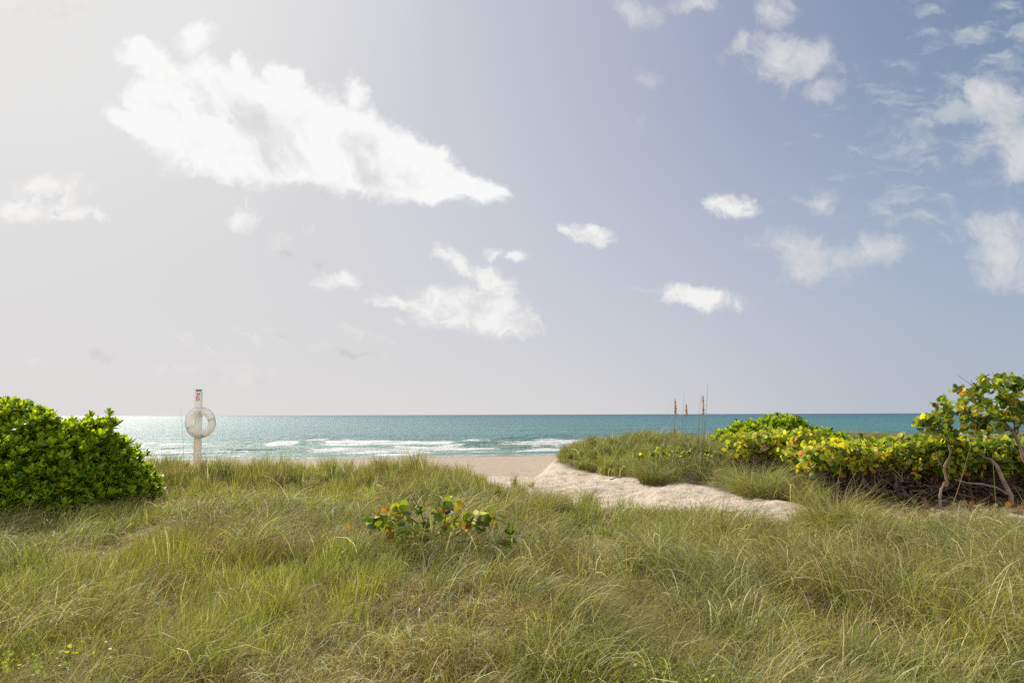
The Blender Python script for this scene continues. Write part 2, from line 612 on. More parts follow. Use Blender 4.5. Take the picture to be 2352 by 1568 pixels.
def grid_faces(nr, nc):
    i = np.arange(nr * nc).reshape(nr, nc)
    return np.stack([i[:-1, :-1], i[:-1, 1:], i[1:, 1:], i[1:, :-1]], -1).reshape(-1, 4)


# ------------------------------------------------------------------ the setting: one sheet of sand, one of water
def build_ground():
    ys = np.concatenate([np.linspace(-60, -6, 12), np.linspace(-5, 9.5, 120)[:-1], np.linspace(9.5, 26, 290)[:-1], np.geomspace(26, 80, 150), np.array([90, 120, 200, 500.0])])
    t = np.linspace(-1, 1, 421)
    t = np.sign(t) * (0.75 * np.abs(t) + 0.25 * np.abs(t) ** 6 * 6) / (0.75 + 1.5)
    w = np.maximum(ys, 6) * 2.6 + 14
    w[ys > 85] = w[ys > 85] + 400
    X = t[None, :] * w[:, None]
    Y = np.repeat(ys[:, None], len(t), 1)
    Z = ground(X, Y)
    pd = path_dist(X, Y) + 0.5 * (fbm(X, Y, 1.6, 3, 11) - 0.5)
    c = crest(X)
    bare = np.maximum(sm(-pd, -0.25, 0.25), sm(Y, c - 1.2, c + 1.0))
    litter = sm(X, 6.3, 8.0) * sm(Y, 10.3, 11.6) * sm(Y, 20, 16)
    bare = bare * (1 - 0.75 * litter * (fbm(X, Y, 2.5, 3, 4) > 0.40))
    s = shore(X)
    wet = sm(Y, s - 5.0, s - 1.5)
    beach = sm(Y, c + 1, c + 5)
    V = np.stack([X, Y, Z], -1).reshape(-1, 3)
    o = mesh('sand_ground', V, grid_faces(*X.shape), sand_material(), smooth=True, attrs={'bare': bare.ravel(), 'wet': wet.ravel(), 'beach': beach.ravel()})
    tag(o, kind='structure')


def sea_material():
    m, g, out = new_mat('sea_water')
    geo = g.node('ShaderNodeNewGeometry')
    P = geo.outputs['Position']
    foam_a = g.node('ShaderNodeAttribute', attribute_name='foam').outputs['Fac']
    off = g.node('ShaderNodeAttribute', attribute_name='offshore').outputs['Fac']
    lift = g.node('ShaderNodeAttribute', attribute_name='lift').outputs['Fac']
    # colour by depth of the water: green by the beach, teal, then deep blue
    col = g.mix(g.sstep(off, 4.0, 70.0), (0.10, 0.22, 0.18, 1), (0.030, 0.140, 0.158, 1))
    col = g.mix(g.sstep(off, 60.0, 1200.0), col, (0.016, 0.095, 0.140, 1))
    col = g.mix(g.sstep(off, 900.0, 6000.0), col, (0.012, 0.055, 0.100, 1))
    big = g.noise(g.mapping(P, (0, 0, 0), (0, 0, 0), (0.012, 0.05, 1)), 1.0, 4.0, 0.6)
    col = g.mix(g.sstep(big, 0.40, 0.68, 0, 0.6), col, g.mix(1.0, col, (1.7, 1.45, 1.25, 1), 'MULTIPLY'))
    col = g.mix(g.math('MULTIPLY', lift, 0.85, clamp=True), col, (0.022, 0.125, 0.105, 1))
    # foam
    fn = g.noise(g.mapping(P, (0, 0, 0), (0, 0, math.radians(-6)), (0.55, 1.5, 1)), 1.1, 8.0, 0.7)
    lace = g.noise(g.mapping(P, (5, 0, 0), (0, 0, 0), (1.0, 2.4, 1)), 2.4, 5.0, 0.7)
    f = g.math('ADD', foam_a, g.math('MULTIPLY', g.math('SUBTRACT', fn, 0.5), 2.6))
    f = g.math('ADD', f, g.math('MULTIPLY', g.math('SUBTRACT', lace, 0.5), 2.0))
    foam = g.sstep(f, 0.50, 1.05, 0.0, 0.88)
    cap = g.noise(g.mapping(P, (2, 0, 0), (0, 0, 0), (0.10, 0.35, 1)), 1.0, 6.0, 0.72)
    foam = g.math('MAXIMUM', foam, g.math('MULTIPLY', g.sstep(cap, 0.765, 0.80), g.sstep(off, 900.0, 100.0)))
    h1 = g.noise(g.mapping(P, (0, 0, 0), (0, 0, math.radians(12)), (0.30, 0.75, 1)), 1.0, 6.0, 0.62)
    h2 = g.noise(g.mapping(P, (9, 4, 0), (0, 0, math.radians(-18)), (1.1, 3.6, 1)), 1.0, 4.0, 0.6)
    h3 = g.noise(g.mapping(P, (9, 4, 0), (0, 0, math.radians(-5)), (0.03, 0.09, 1)), 1.0, 3.0, 0.6)
    h = g.math('MULTIPLY_ADD', h2, 0.22, g.math('MULTIPLY', h1, 1.1))
    h = g.math('MULTIPLY_ADD', h3, 2.5, h)
    h = g.math('MULTIPLY_ADD', foam, 0.10, h)
    b = g.node('ShaderNodeBump')
    b.inputs['Strength'].default_value = 1.0
    b.inputs['Distance'].default_value = 1.10
    g.l.new(h, b.inputs['Height'])
    col = g.mix(foam, col, (0.80, 0.80, 0.78, 1))
    rough = g.math('MULTIPLY_ADD', foam, 0.30, 0.50)
    p = principled(g, col, rough, 1.0, b.outputs[0])
    p.inputs['IOR'].default_value = 1.333
    g.l.new(p.outputs[0], out.inputs[0])
    return m


def build_sea():
    # rows follow the shore; s = metres out from the waterline
    s = np.concatenate([np.linspace(-7, 75, 420), np.geomspace(75.4, 40000, 190)[1:]])
    t = np.linspace(-1, 1, 560)
    w = 100 + 1.15 * np.maximum(s, 0) + 80 * sm(s, 70, 400)
    X = t[None, :] * w[:, None]
    S = np.repeat(s[:, None], len(t), 1)
    k = 1 - sm(S, 60, 500)
    Y = 71.0 + S + (shore(X) - 71.0) * k
    Z = np.full(X.shape, SEA_Z)
    foam = np.zeros(X.shape)
    lift = np.zeros(X.shape)
    r = RS(5)
    for i, (p0, hgt, wid, fo) in enumerate([(2.2, 0.14, 1.2, 1.2), (6.5, 0.30, 1.5, 0.95), (11.5, 0.42, 1.7, 0.95), (16, 0.40, 1.8, 0.85), (21.5, 0.55, 2.0, 1.05), (28, 0.55, 2.2, 0.95), (35, 0.45, 2.3, 0.75), (43, 0.5, 2.6, 0.8), (55, 0.50, 3.0, 0.6)]):
        a = vnoise(X * (0.045 + 0.012 * (i % 3)) + 13.7 * i, X * 0 + 2.5 * i)
        a2 = vnoise(X * 0.16 + 3.1 * i, X * 0 + 7.7 * i)
        pos = p0 + 3.4 * (vnoise(X * 0.03 + 5.3 * i, X * 0 + i) - 0.5) * (1 + 0.03 * p0) + 1.0 * (a2 - 0.5)
        amp = sm(a * 0.55 + a2 * 0.45, 0.36, 0.68)
        d = S - pos
        ww = np.where(d < 0, wid * 0.55, wid * 1.5)
        ridge = np.exp(-(d / ww) ** 2) * amp
        Z += hgt * ridge
        lift += ridge * (hgt > 0.25) * 1.2
        broke = sm(0.6 * vnoise(X * 0.07 + 31 * i, X * 0 + 4.4) + 0.4 * vnoise(X * 0.25 + 11 * i, X * 0 + 8.4), 0.42, 0.62)
        foam += fo * broke * (np.exp(-((d + wid * 0.30) / (wid * 0.7)) ** 2) * 1.0 + 0.40 * sm(d, -wid * 3.6, -wid * 0.5) * (d < 0) * 1.0)
        lift -= ridge * broke * 0.8
    foam += 0.8 * sm(S, 1.8, 0.2) + 0.20 * sm(S, 60, 15) - 0.25 * sm(S, 24, 60)
    chop = (fbm(X, Y, 0.5, 3, 21) - 0.5) * 0.20 + (fbm(X * 0.5, Y * 1.3, 1.2, 2, 22) - 0.5) * 0.10
    chop = chop * sm(S, 1, 8) * (1 - sm(S, 75, 300))
    Z += chop
    Z += 0.0 * S
    V = np.stack([X, Y, Z], -1).reshape(-1, 3)
    o = mesh('sea', V, grid_faces(*X.shape), sea_material(), smooth=True, attrs={'foam': foam.ravel(), 'offshore': S.ravel(), 'lift': np.clip(lift, 0, 1).ravel()})
    tag(o, kind='structure')


build_ground()
build_sea()


# ------------------------------------------------------------------ life ring post
def tube(pts, rads, n=6, cap=True):
    """A round tube along a polyline. Returns V, [quads, ...]"""
    P = np.array([tuple(p) for p in pts], float)
    R = np.broadcast_to(np.asarray(rads, float), (len(P),))
    T = np.gradient(P, axis=0)
    T /= np.linalg.norm(T, axis=1)[:, None] + 1e-9
    ref = np.array([0.31, 0.93, 0.17])
    A = np.cross(T, ref)
    A /= np.linalg.norm(A, axis=1)[:, None] + 1e-9
    B = np.cross(T, A)
    th = np.arange(n) * 2 * math.pi / n
    V = P[:, None, :] + R[:, None, None] * (np.cos(th)[None, :, None] * A[:, None, :] + np.sin(th)[None, :, None] * B[:, None, :])
    i = np.arange(len(P) * n).reshape(len(P), n)
    j = np.roll(i, -1, axis=1)
    F = np.stack([i[:-1], j[:-1], j[1:], i[1:]], -1).reshape(-1, 4)
    return V.reshape(-1, 3), F


class Bag:
    """Collects pieces (vertices, quads, tint) of one mesh."""
    def __init__(self):
        self.V, self.F, self.C, self.n = [], [], [], 0

    def add(self, V, F, C=None):
        self.V.append(V)
        self.F.append(np.asarray(F) + self.n)
        self.C.append(np.broadcast_to(np.asarray(C if C is not None else (1, 1, 1), float), (len(V), 3)))
        self.n += len(V)

    def build(self, name, mat, parent=None, smooth=True):
        by = {}
        for f in self.F:
            by.setdefault(f.shape[1], []).append(f)
        return mesh(name, np.concatenate(self.V), [np.concatenate(v) for v in by.values()], mat, parent, np.concatenate(self.C), smooth)


def torus(c, R, r, nu=96, nv=20, u0=0.0, u1=2 * math.pi, squash=1.0, frame=None):
    closed = abs(u1 - u0 - 2 * math.pi) < 1e-6
    u = np.linspace(u0, u1, nu, endpoint=not closed)
    v = np.arange(nv) * 2 * math.pi / nv
    U, W = np.meshgrid(u, v, indexing='ij')
    x = (R + r * np.cos(W)) * np.cos(U)
    z = (R + r * np.cos(W)) * np.sin(U)
    y = r * squash * np.sin(W)
    V = np.stack([x, y, z], -1).reshape(-1, 3)
    if frame is not None:
        V = V @ np.array(frame).T
    V = V + np.array(c)
    i = np.arange(nu * nv).reshape(nu, nv)
    j = np.roll(i, -1, 1)
    if closed:
        a, b = i, j
        a2, b2 = np.roll(i, -1, 0), np.roll(j, -1, 0)
    else:
        a, b, a2, b2 = i[:-1], j[:-1], i[1:], j[1:]
    return V, np.stack([a, a2, b2, b], -1).reshape(-1, 4)


def beveled_box(cx, cy, z0, z1, wx, wy, b=0.012, lean=(0, 0)):
    prof = [(-wx / 2, -wy / 2 + b), (-wx / 2, wy / 2 - b), (-wx / 2 + b, wy / 2), (wx / 2 - b, wy / 2), (wx / 2, wy / 2 - b), (wx / 2, -wy / 2 + b), (wx / 2 - b, -wy / 2), (-wx / 2 + b, -wy / 2)]
    rings = [(z0, 1.0), (z1 - b, 1.0), (z1, 0.9)]
    V = [(cx + p[0] * s + lean[0] * (z - z0), cy + p[1] * s + lean[1] * (z - z0), z) for z, s in rings for p in prof]
    F = []
    for k in range(len(rings) - 1):
        for i in range(8):
            j = (i + 1) % 8
            F.append((k * 8 + i, k * 8 + j, k * 8 + 8 + j, k * 8 + 8 + i))
    V += [(cx + lean[0] * (z1 - z0), cy + lean[1] * (z1 - z0), z1)]
    c = len(V) - 1
    m = (len(rings) - 1) * 8
    F += [(m + i, m + i + 1, m + (i + 2) % 8, c) for i in range(0, 8, 2)]
    return np.array(V), np.array(F)


def post_paint():
    m, g, out = new_mat('weathered_white_paint')
    tc = g.node('ShaderNodeTexCoord')
    st = g.noise(g.mapping(tc.outputs['Object'], (0, 0, 0), (0, 0, 0), (22, 22, 1.2)), 1.0, 5.0, 0.6)
    geo = g.node('ShaderNodeNewGeometry')
    sp = g.node('ShaderNodeSeparateXYZ')
    g.l.new(geo.outputs['Position'], sp.inputs[0])
    c = g.mix(g.sstep(sp.outputs[2], 1.75, 0.9), (0.88, 0.88, 0.84, 1), (0.88, 0.82, 0.70, 1))
    c = g.mix(g.sstep(st, 0.52, 0.74, 0, 0.4), c, (0.60, 0.53, 0.41, 1))
    p = principled(g, c, 0.6, 0.35)
    t = g.node('ShaderNodeBsdfTranslucent')
    g.put(t.inputs[0], c)
    mx = g.node('ShaderNodeMixShader')
    mx.inputs[0].default_value = 0.35
    g.l.new(p.outputs[0], mx.inputs[1])
    g.l.new(t.outputs[0], mx.inputs[2])
    g.l.new(mx.outputs[0], out.inputs[0])
    return m


def lit_through(name, c1, c2, tr):
    m, g, out = new_mat(name)
    tc = g.node('ShaderNodeTexCoord')
    c = g.mix(g.sstep(g.noise(tc.outputs['Object'], 6.0, 4.0, 0.6), 0.38, 0.66), (*c1, 1), (*c2, 1))
    p = principled(g, c, 0.45, 0.5)
    t = g.node('ShaderNodeBsdfTranslucent')
    g.put(t.inputs[0], c)
    mx = g.node('ShaderNodeMixShader')
    mx.inputs[0].default_value = tr
    g.l.new(p.outputs[0], mx.inputs[1])
    g.l.new(t.outputs[0], mx.inputs[2])
    g.l.new(mx.outputs[0], out.inputs[0])
    return m


M_RING = lit_through('ring_plastic', (0.95, 0.93, 0.89), (0.92, 0.88, 0.81), 0.50)
M_BAND = simple('ring_band', (0.66, 0.66, 0.70), 0.55, 0.4)
M_ROPE = simple('grab_rope', (0.55, 0.50, 0.46), 0.9, 0.2, 60.0, (0.35, 0.31, 0.28))
M_RED = simple('red_paint', (0.62, 0.006, 0.016), 0.5, 0.4)
M_METAL = simple('cap_metal', (0.42, 0.42, 0.40), 0.5, 0.5, 20.0, (0.28, 0.27, 0.25))


def build_post():
    D = 18.0
    top = at(456.5, 894, D)
    gz = float(ground(np.array(top.x), np.array(D)))
    low = at(453.0, 1060, D)
    k = (top.x - low.x) / (top.z - low.z)
    bx = low.x - k * (low.z - gz + 0.3)
    root = empty('life_ring_post', (bx, D, gz))
    tag(root, 'tall white wooden post numbered 6 at the seaward edge of the dune grass', 'post')
    xs = lambda z: bx + k * (z - (gz - 0.3))
    z1 = top.z - 0.055
    W = 0.155
    V, F = beveled_box(bx, D, gz - 0.3, z1, W, W, 0.012, (k, 0))
    mesh('post_shaft', V, F, post_paint(), root)
    # narrower neck and a flat metal cap
    V, F = beveled_box(xs(z1), D, z1 - 0.02, top.z - 0.012, 0.115, 0.115, 0.01, (k, 0))
    mesh('post_neck', V, F, M_METAL, root)
    V, F = beveled_box(xs(top.z), D, top.z - 0.012, top.z, 0.185, 0.185, 0.003, (k, 0))
    mesh('cap', V, F, M_METAL, root)
    # red bar and the 6, on the side facing the camera
    yf = D - W / 2 - 0.004
    zc = at(458, 904.5, D).z
    x0 = xs(zc) + 0.026
    V, F = beveled_box(x0, yf, zc - 0.016, zc + 0.016, 0.088, 0.008, 0.001)
    mesh('red_bar', V, F, M_RED, root)
    # digit: a bowl (closed ring) and a stem curving over it
    b = Bag()
    zb = at(458, 914.5, D).z
    hw, th = 0.036, 0.0105
    f = np.array([[1, 0, 0], [0, 1, 0], [0, 0, 1.0]])
    V, F = torus((0, 0, 0), 1.0, 0.26, 40, 8, squash=0.15, frame=f)
    V = V * np.array([hw, 0.02, 0.032]) + np.array([x0 - 0.002, yf - 0.001, zb - 0.018])
    b.add(V, F)
    V, F = torus((0, 0, 0), 1.0, 0.24, 30, 8, math.radians(25), math.radians(183), 0.15)
    V = V * np.array([hw, 0.02, 0.036]) + np.array([x0 - 0.002, yf - 0.001, zb + 0.026])
    b.add(V, F)
    V, F = tube([(x0 - 0.002 - hw, yf - 0.001, zb - 0.018), (x0 - 0.002 - hw, yf - 0.001, zb + 0.002), (x0 - 0.002 - hw, yf - 0.001, zb + 0.026)], 0.0088, 8)
    b.add(V, F)
    b.build('digit', M_RED, root)
    # hanger peg that carries the ring
    ctr = at(459.0, 970.5, D - 0.2)
    R, r = 0.2925, 0.0885
    V, F = tube([(ctr.x, D - W / 2, ctr.z + R - r - 0.03), (ctr.x, D - W / 2 - 0.1, ctr.z + R - r - 0.03), (ctr.x, D - W / 2 - 0.21, ctr.z + R - r - 0.012)], 0.018, 8)
    mesh('hanger_peg', V, F, M_RING, root)

    ring = empty('life_ring', (ctr.x, D - W / 2 - r, ctr.z))
    tag(ring, 'white life ring hung on the numbered post', 'life ring')
    c = (ctr.x, D - W / 2 - r * 1.0 - 0.002, ctr.z)
    V, F = torus(c, R, r, 96, 24, squash=0.92)
    mesh('ring_body', V, F, M_RING, ring, smooth=True)
    for a in (88, 206, 284, 14):
        V, F = torus(c, R, r + 0.004, 6, 24, math.radians(a - 4.5), math.radians(a + 4.5), 0.94)
        mesh('band', V, F, M_BAND, ring, smooth=True)
        for s in (-4.6, 4.6):
            pass
    for a0, a1 in ((88, 206), (206, 284), (284, 374), (14, 88)):
        u = np.radians(np.linspace(a0, a1, 24))
        bul = 0.006 + 0.022 * np.sin(np.linspace(0, math.pi, 24)) * (0.5 + 0.5 * (a0 % 3 == 1))
        rr = R + r + bul
        pts = np.stack([c[0] + rr * np.cos(u), np.full(24, c[1]), c[2] + rr * np.sin(u)], -1)
        V, F = tube(pts, 0.007, 6)
        mesh('grab_rope', V, F, M_ROPE, ring, smooth=True)


build_post()


# ------------------------------------------------------------------ shrubs
def rosette_bush(label, region, n_ros, seed, base, gate=None, leaf=(0.11, 0.175), bright=1.0):
    """Thick-leaved coastal shrub: rosettes of upright paddle leaves over a lumpy body. region(rs, n) -> points, outward normals."""
    rs = RS(seed)
    P, N = region(rs, n_ros)
    root = empty('leafy_shrub', base)
    tag(root, label, 'shrub')
    n = len(P)
    up = np.array([-0.18, -0.12, 0.80])
    ax = N * 0.62 + up + rs.normal(0, 0.16, (n, 3))
    ax /= np.linalg.norm(ax, axis=1)[:, None]
    K = 13
    idx = np.repeat(np.arange(n), K)
    m = len(idx)
    j = np.tile(np.arange(K), n)
    az = j * 2.39996 + np.repeat(rs.rand(n) * 6.28, K) + rs.normal(0, 0.15, m)
    tilt = np.radians(8 + 56 * (j / K) ** 0.9) + rs.normal(0, 0.12, m)
    A = ax[idx]
    ref = np.where(np.abs(A[:, 2:3]) < 0.9, np.array([[0, 0, 1.0]]), np.array([[1.0, 0, 0]]))
    E1 = np.cross(A, ref)
    E1 /= np.linalg.norm(E1, axis=1)[:, None]
    E2 = np.cross(A, E1)
    rad = np.cos(az)[:, None] * E1 + np.sin(az)[:, None] * E2
    side = -np.sin(az)[:, None] * E1 + np.cos(az)[:, None] * E2
    L = (leaf[0] + (leaf[1] - leaf[0]) * rs.rand(m)) * np.repeat(0.85 + 0.35 * rs.rand(n), K)
    Wd = L * (0.17 + 0.05 * rs.rand(m))
    start = P[idx] + rs.normal(0, 0.006, (m, 3))
    prof_t = np.array([0.0, 0.35, 0.70, 0.92, 1.0])
    prof_w = np.array([0.22, 0.55, 1.0, 0.80, 0.30])
    Vs = []
    pos = start.copy()
    prev = 0.0
    for t, w in zip(prof_t, prof_w):
        ang = tilt * (0.55 + 0.75 * t)
        d = np.cos(ang)[:, None] * A + np.sin(ang)[:, None] * rad
        pos = pos + d * (L * (t - prev))[:, None]
        prev = t
        nrm = np.cross(side, d)
        cup = nrm * (Wd * w * 0.25)[:, None]
        Vs.append(pos - side * (Wd * w)[:, None] + cup)
        Vs.append(pos)
        Vs.append(pos + side * (Wd * w)[:, None] + cup)
    V = np.stack(Vs, 1)                       # m, 15, 3
    b = np.arange(m)[:, None] * 15
    F = []
    for q in range(4):
        for s in (0, 1):
            F.append(b + np.array([[q * 3 + s, q * 3 + s + 1, q * 3 + s + 4, q * 3 + s + 3]]))
    F = np.concatenate(F)
    g1 = np.array([0.200, 0.300, 0.022])
    g2 = np.array([0.390, 0.480, 0.030])
    g3 = np.array([0.055, 0.120, 0.018])
    mixv = rs.rand(m, 1)
    col = g1 * (1 - mixv) + g2 * mixv
    old = (rs.rand(m) < 0.24)[:, None]
    col = np.where(old, g3, col)
    yel = (rs.rand(m) < 0.012)[:, None]
    col = np.where(yel, np.array([0.45, 0.42, 0.06]), col)
    # outermost leaves of a rosette are older and duller
    col = col * (1.0 - 0.30 * (j / K))[:, None] * bright
    C = np.repeat(col, 15, axis=0)
    mesh('foliage', V.reshape(-1, 3), F, M_LEAF, root, C, smooth=True)
    # woody stems below
    bag = Bag()
    pick = rs.choice(n, min(n, 260), replace=False)
    for q in pick:
        e = P[q]
        s = np.array([base[0] + (e[0] - base[0]) * 0.45 + rs.normal(0, 0.25), base[1] + (e[1] - base[1]) * 0.5 + rs.normal(0, 0.2), 0.0])
        s[2] = float(ground(s[0], s[1])) - 0.05
        mid = s * 0.45 + e * 0.55 + rs.normal(0, 0.10, 3) - np.array([0, 0, 0.08])
        pts = np.array([s, s * 0.7 + mid * 0.3 + rs.normal(0, 0.04, 3), mid, mid * 0.4 + e * 0.6 + rs.normal(0, 0.03, 3), e])
        bag.add(*tube(pts, np.linspace(0.022, 0.006, 5), 5))
    bag.build('branch', M_PALEBARK, root)
    return root


def shell(profile, depth=0.35, hole=0.25):
    """profile(x, y) -> top height of the shrub or <=0 outside; returns a sampler of points near that surface."""
    def f(rs, n):
        out_p, out_n = [], []
        x0, x1, y0, y1 = profile.box
        while sum(len(p) for p in out_p) < n:
            k = 6000
            x = x0 + (x1 - x0) * rs.rand(k)
            y = y0 + (y1 - y0) * rs.rand(k)
            e = 0.05
            h = profile(x, y)
            hx = (profile(x + e, y) - profile(x - e, y)) / (2 * e)
            hy = (profile(x, y + e) - profile(x, y - e)) / (2 * e)
            slope = np.sqrt(1 + hx * hx + hy * hy)
            gz = ground(x, y)
            keep = (h > gz + 0.12) & (rs.rand(k) < np.clip(slope / 5.0, 0, 1)) & (y - y0 < (y1 - y0) * (0.55 + 0.45 * rs.rand(k)))
            keep &= fbm(x, y, 3.0, 2, 31) > hole
            N = np.stack([-hx, -hy, np.ones(k)], -1) / slope[:, None]
            d = depth * rs.rand(k) ** 2.2
            z = h
            Q = np.stack([x, y, z], -1) - N * (d - 0.20 * rs.rand(k) ** 5)[:, None]
            # spread down the steep flanks
            Q[:, 2] = np.maximum(Q[:, 2], gz + 0.08)
            out_p.append(Q[keep])
            out_n.append(N[keep])
        P = np.concatenate(out_p)[:n]
        N = np.concatenate(out_n)[:n]
        return P, N
    return f


def dome(lobes, box, lump=0.10, seed=0, power=2.6):
    """Union of rounded lobes (cx, cy, rx, ry, top)."""
    def h(x, y):
        z = np.full(np.shape(x), -1.0)
        for (cx, cy, rx, ry, t) in lobes:
            r = np.clip(np.hypot((x - cx) / rx, (y - cy) / ry), 0, 1.2)
            z = np.maximum(z, t * np.clip(1 - r ** power, -0.5, 1) ** 1.0)
        return z + lump * (fbm(x, y, 1.6, 2, 40 + seed) - 0.5) * 2 + lump * 1.5 * (fbm(x, y, 4.2, 2, 50 + seed) - 0.5) * 2
    h.box = box
    return h


# big shrub at the left edge: high by the frame's edge, falling to the right
left = dome([(-10.9, 12.4, 2.5, 2.6, 1.97), (-9.3, 12.2, 1.6, 2.2, 1.70), (-8.5, 12.4, 1.2, 1.9, 1.57), (-8.0, 12.7, 0.95, 1.5, 1.48), (-7.75, 13.0, 0.75, 1.2, 1.05), (-12.5, 13.5, 2.6, 2.6, 2.1)],
            (-14.5, -6.0, 9.6, 15.5), 0.17, 1, 3.0)
rosette_bush('large bright green shrub with thick paddle leaves at the left edge of the dune', shell(left, 0.45, 0.20), 7600, 3, (-9.0, 12.4, float(ground(-9.0, 12.4))))
low = dome([(-8.3, 13.9, 1.0, 0.8, 0.80), (-7.75, 13.9, 0.65, 0.7, 0.62)], (-8.8, -6.0, 12.8, 14.8), 0.08, 2)
rosette_bush('low green shrub spilling right from the foot of the large leafy shrub', shell(low, 0.2, 0.2), 260, 4, (-7.9, 13.9, float(ground(-7.9, 13.9))))
right = dome([(8.5, 22.0, 1.2, 1.6, 1.56), (7.6, 21.8, 1.2, 1.5, 1.36), (9.4, 22.2, 1.2, 1.5, 1.18), (7.0, 21.6, 0.9, 1.3, 1.16), (10.2, 22.2, 1.0, 1.3, 0.98)], (5.8, 11.4, 19.9, 24.2), 0.08, 3, 2.4)
rosette_bush('rounded bright green shrub on the dune behind the yellow leaved hedge', shell(right, 0.2, 0.15), 2000, 5, (8.0, 22.0, float(ground(8.0, 22.0))), bright=1.0)


# ------------------------------------------------------------------ sea grapes: round leaves on crooked branches
PAL = np.array([(0.27, 0.32, 0.04), (0.38, 0.40, 0.055), (0.16, 0.225, 0.035), (0.085, 0.15, 0.025), (0.62, 0.56, 0.05), (0.68, 0.48, 0.05), (0.58, 0.24, 0.08), (0.20, 0.07, 0.03), (0.030, 0.060, 0.018)])
P_HEDGE = np.array([.33, .19, .22, .11, .055, .02, .01, .012, .05])
P_YEL = np.array([.22, .26, .12, .05, .20, .075, .03, .005, .03])
P_TREE = np.array([.28, .14, .27, .18, .05, .015, .008, .010, .047])


def round_leaves(rs, C, D, size, prob, flat=0.5):
    """Round leaves centred at C with stalk directions D. Each a folded disc of 2 x 4 quads."""
    m = len(C)
    nrm = np.array([-0.25, -0.25, 0.75]) * flat + rs.normal(0, 0.62, (m, 3))
    nrm /= np.linalg.norm(nrm, axis=1)[:, None]
    d = D + rs.normal(0, 0.3, (m, 3))
    d -= nrm * np.sum(d * nrm, axis=1)[:, None]
    d /= np.linalg.norm(d, axis=1)[:, None] + 1e-9
    s = np.cross(nrm, d)
    R = size * (0.62 + 0.5 * rs.rand(m)) * 0.5
    fold = 0.18 + 0.22 * rs.rand(m)
    curl = rs.normal(0.05, 0.16, m)
    k = 6
    a = np.linspace(0, math.pi, k + 1)
    ring = []
    # midrib points and rim points, left and right
    mid = []
    for q in range(k + 1):
        yy = -np.cos(a[q])
        c0 = C + d * (R * yy)[:, None] + nrm * (curl * R * yy * yy)[:, None]
        mid.append(c0)
        wx = np.sin(a[q]) * 1.02
        wob = 1 + 0.05 * rs.normal(0, 1, m)
        ring.append((c0 - s * (R * wx * wob)[:, None] + nrm * (fold * R * wx)[:, None], c0 + s * (R * wx)[:, None] + nrm * (fold * R * wx)[:, None]))
    Vv = []
    for q in range(k + 1):
        Vv += [ring[q][0], mid[q], ring[q][1]]
    V = np.stack(Vv, 1)
    nv = V.shape[1]
    b = np.arange(m)[:, None] * nv
    F = np.concatenate([b + np.array([[q * 3 + t, q * 3 + t + 1, q * 3 + t + 4, q * 3 + t + 3]]) for q in range(k) for t in (0, 1)])
    ci = rs.choice(len(PAL), m, p=prob / prob.sum())
    col = PAL[ci] * (0.75 + 0.5 * rs.rand(m, 1)) * (1 + rs.normal(0, 0.06, (m, 3)))
    return V.reshape(-1, 3), F, np.repeat(np.clip(col, 0.005, 1), nv, axis=0)


def cluster(rs, tips, dirs, per, size, prob, spread=0.10):
    n = len(tips)
    idx = np.repeat(np.arange(n), per)
    back = rs.rand(len(idx))
    C = tips[idx] - dirs[idx] * (back * spread * 2.4)[:, None] + rs.normal(0, spread * 0.62, (len(idx), 3))
    return round_leaves(rs, C, dirs[idx], size, prob)


def crooked(rs, a, b, k=6, wob=0.07):
    t = np.linspace(0, 1, k)[:, None]
    p = a * (1 - t) + b * t
    w = rs.normal(0, wob, (k, 3)) * np.sin(np.pi * t) ** 0.5
    w[0] = 0
    w[-1] = 0
    return p + np.cumsum(w, 0) * 0.35 + w * 0.8 - np.cumsum(w, 0)[-1] * 0.35 * t


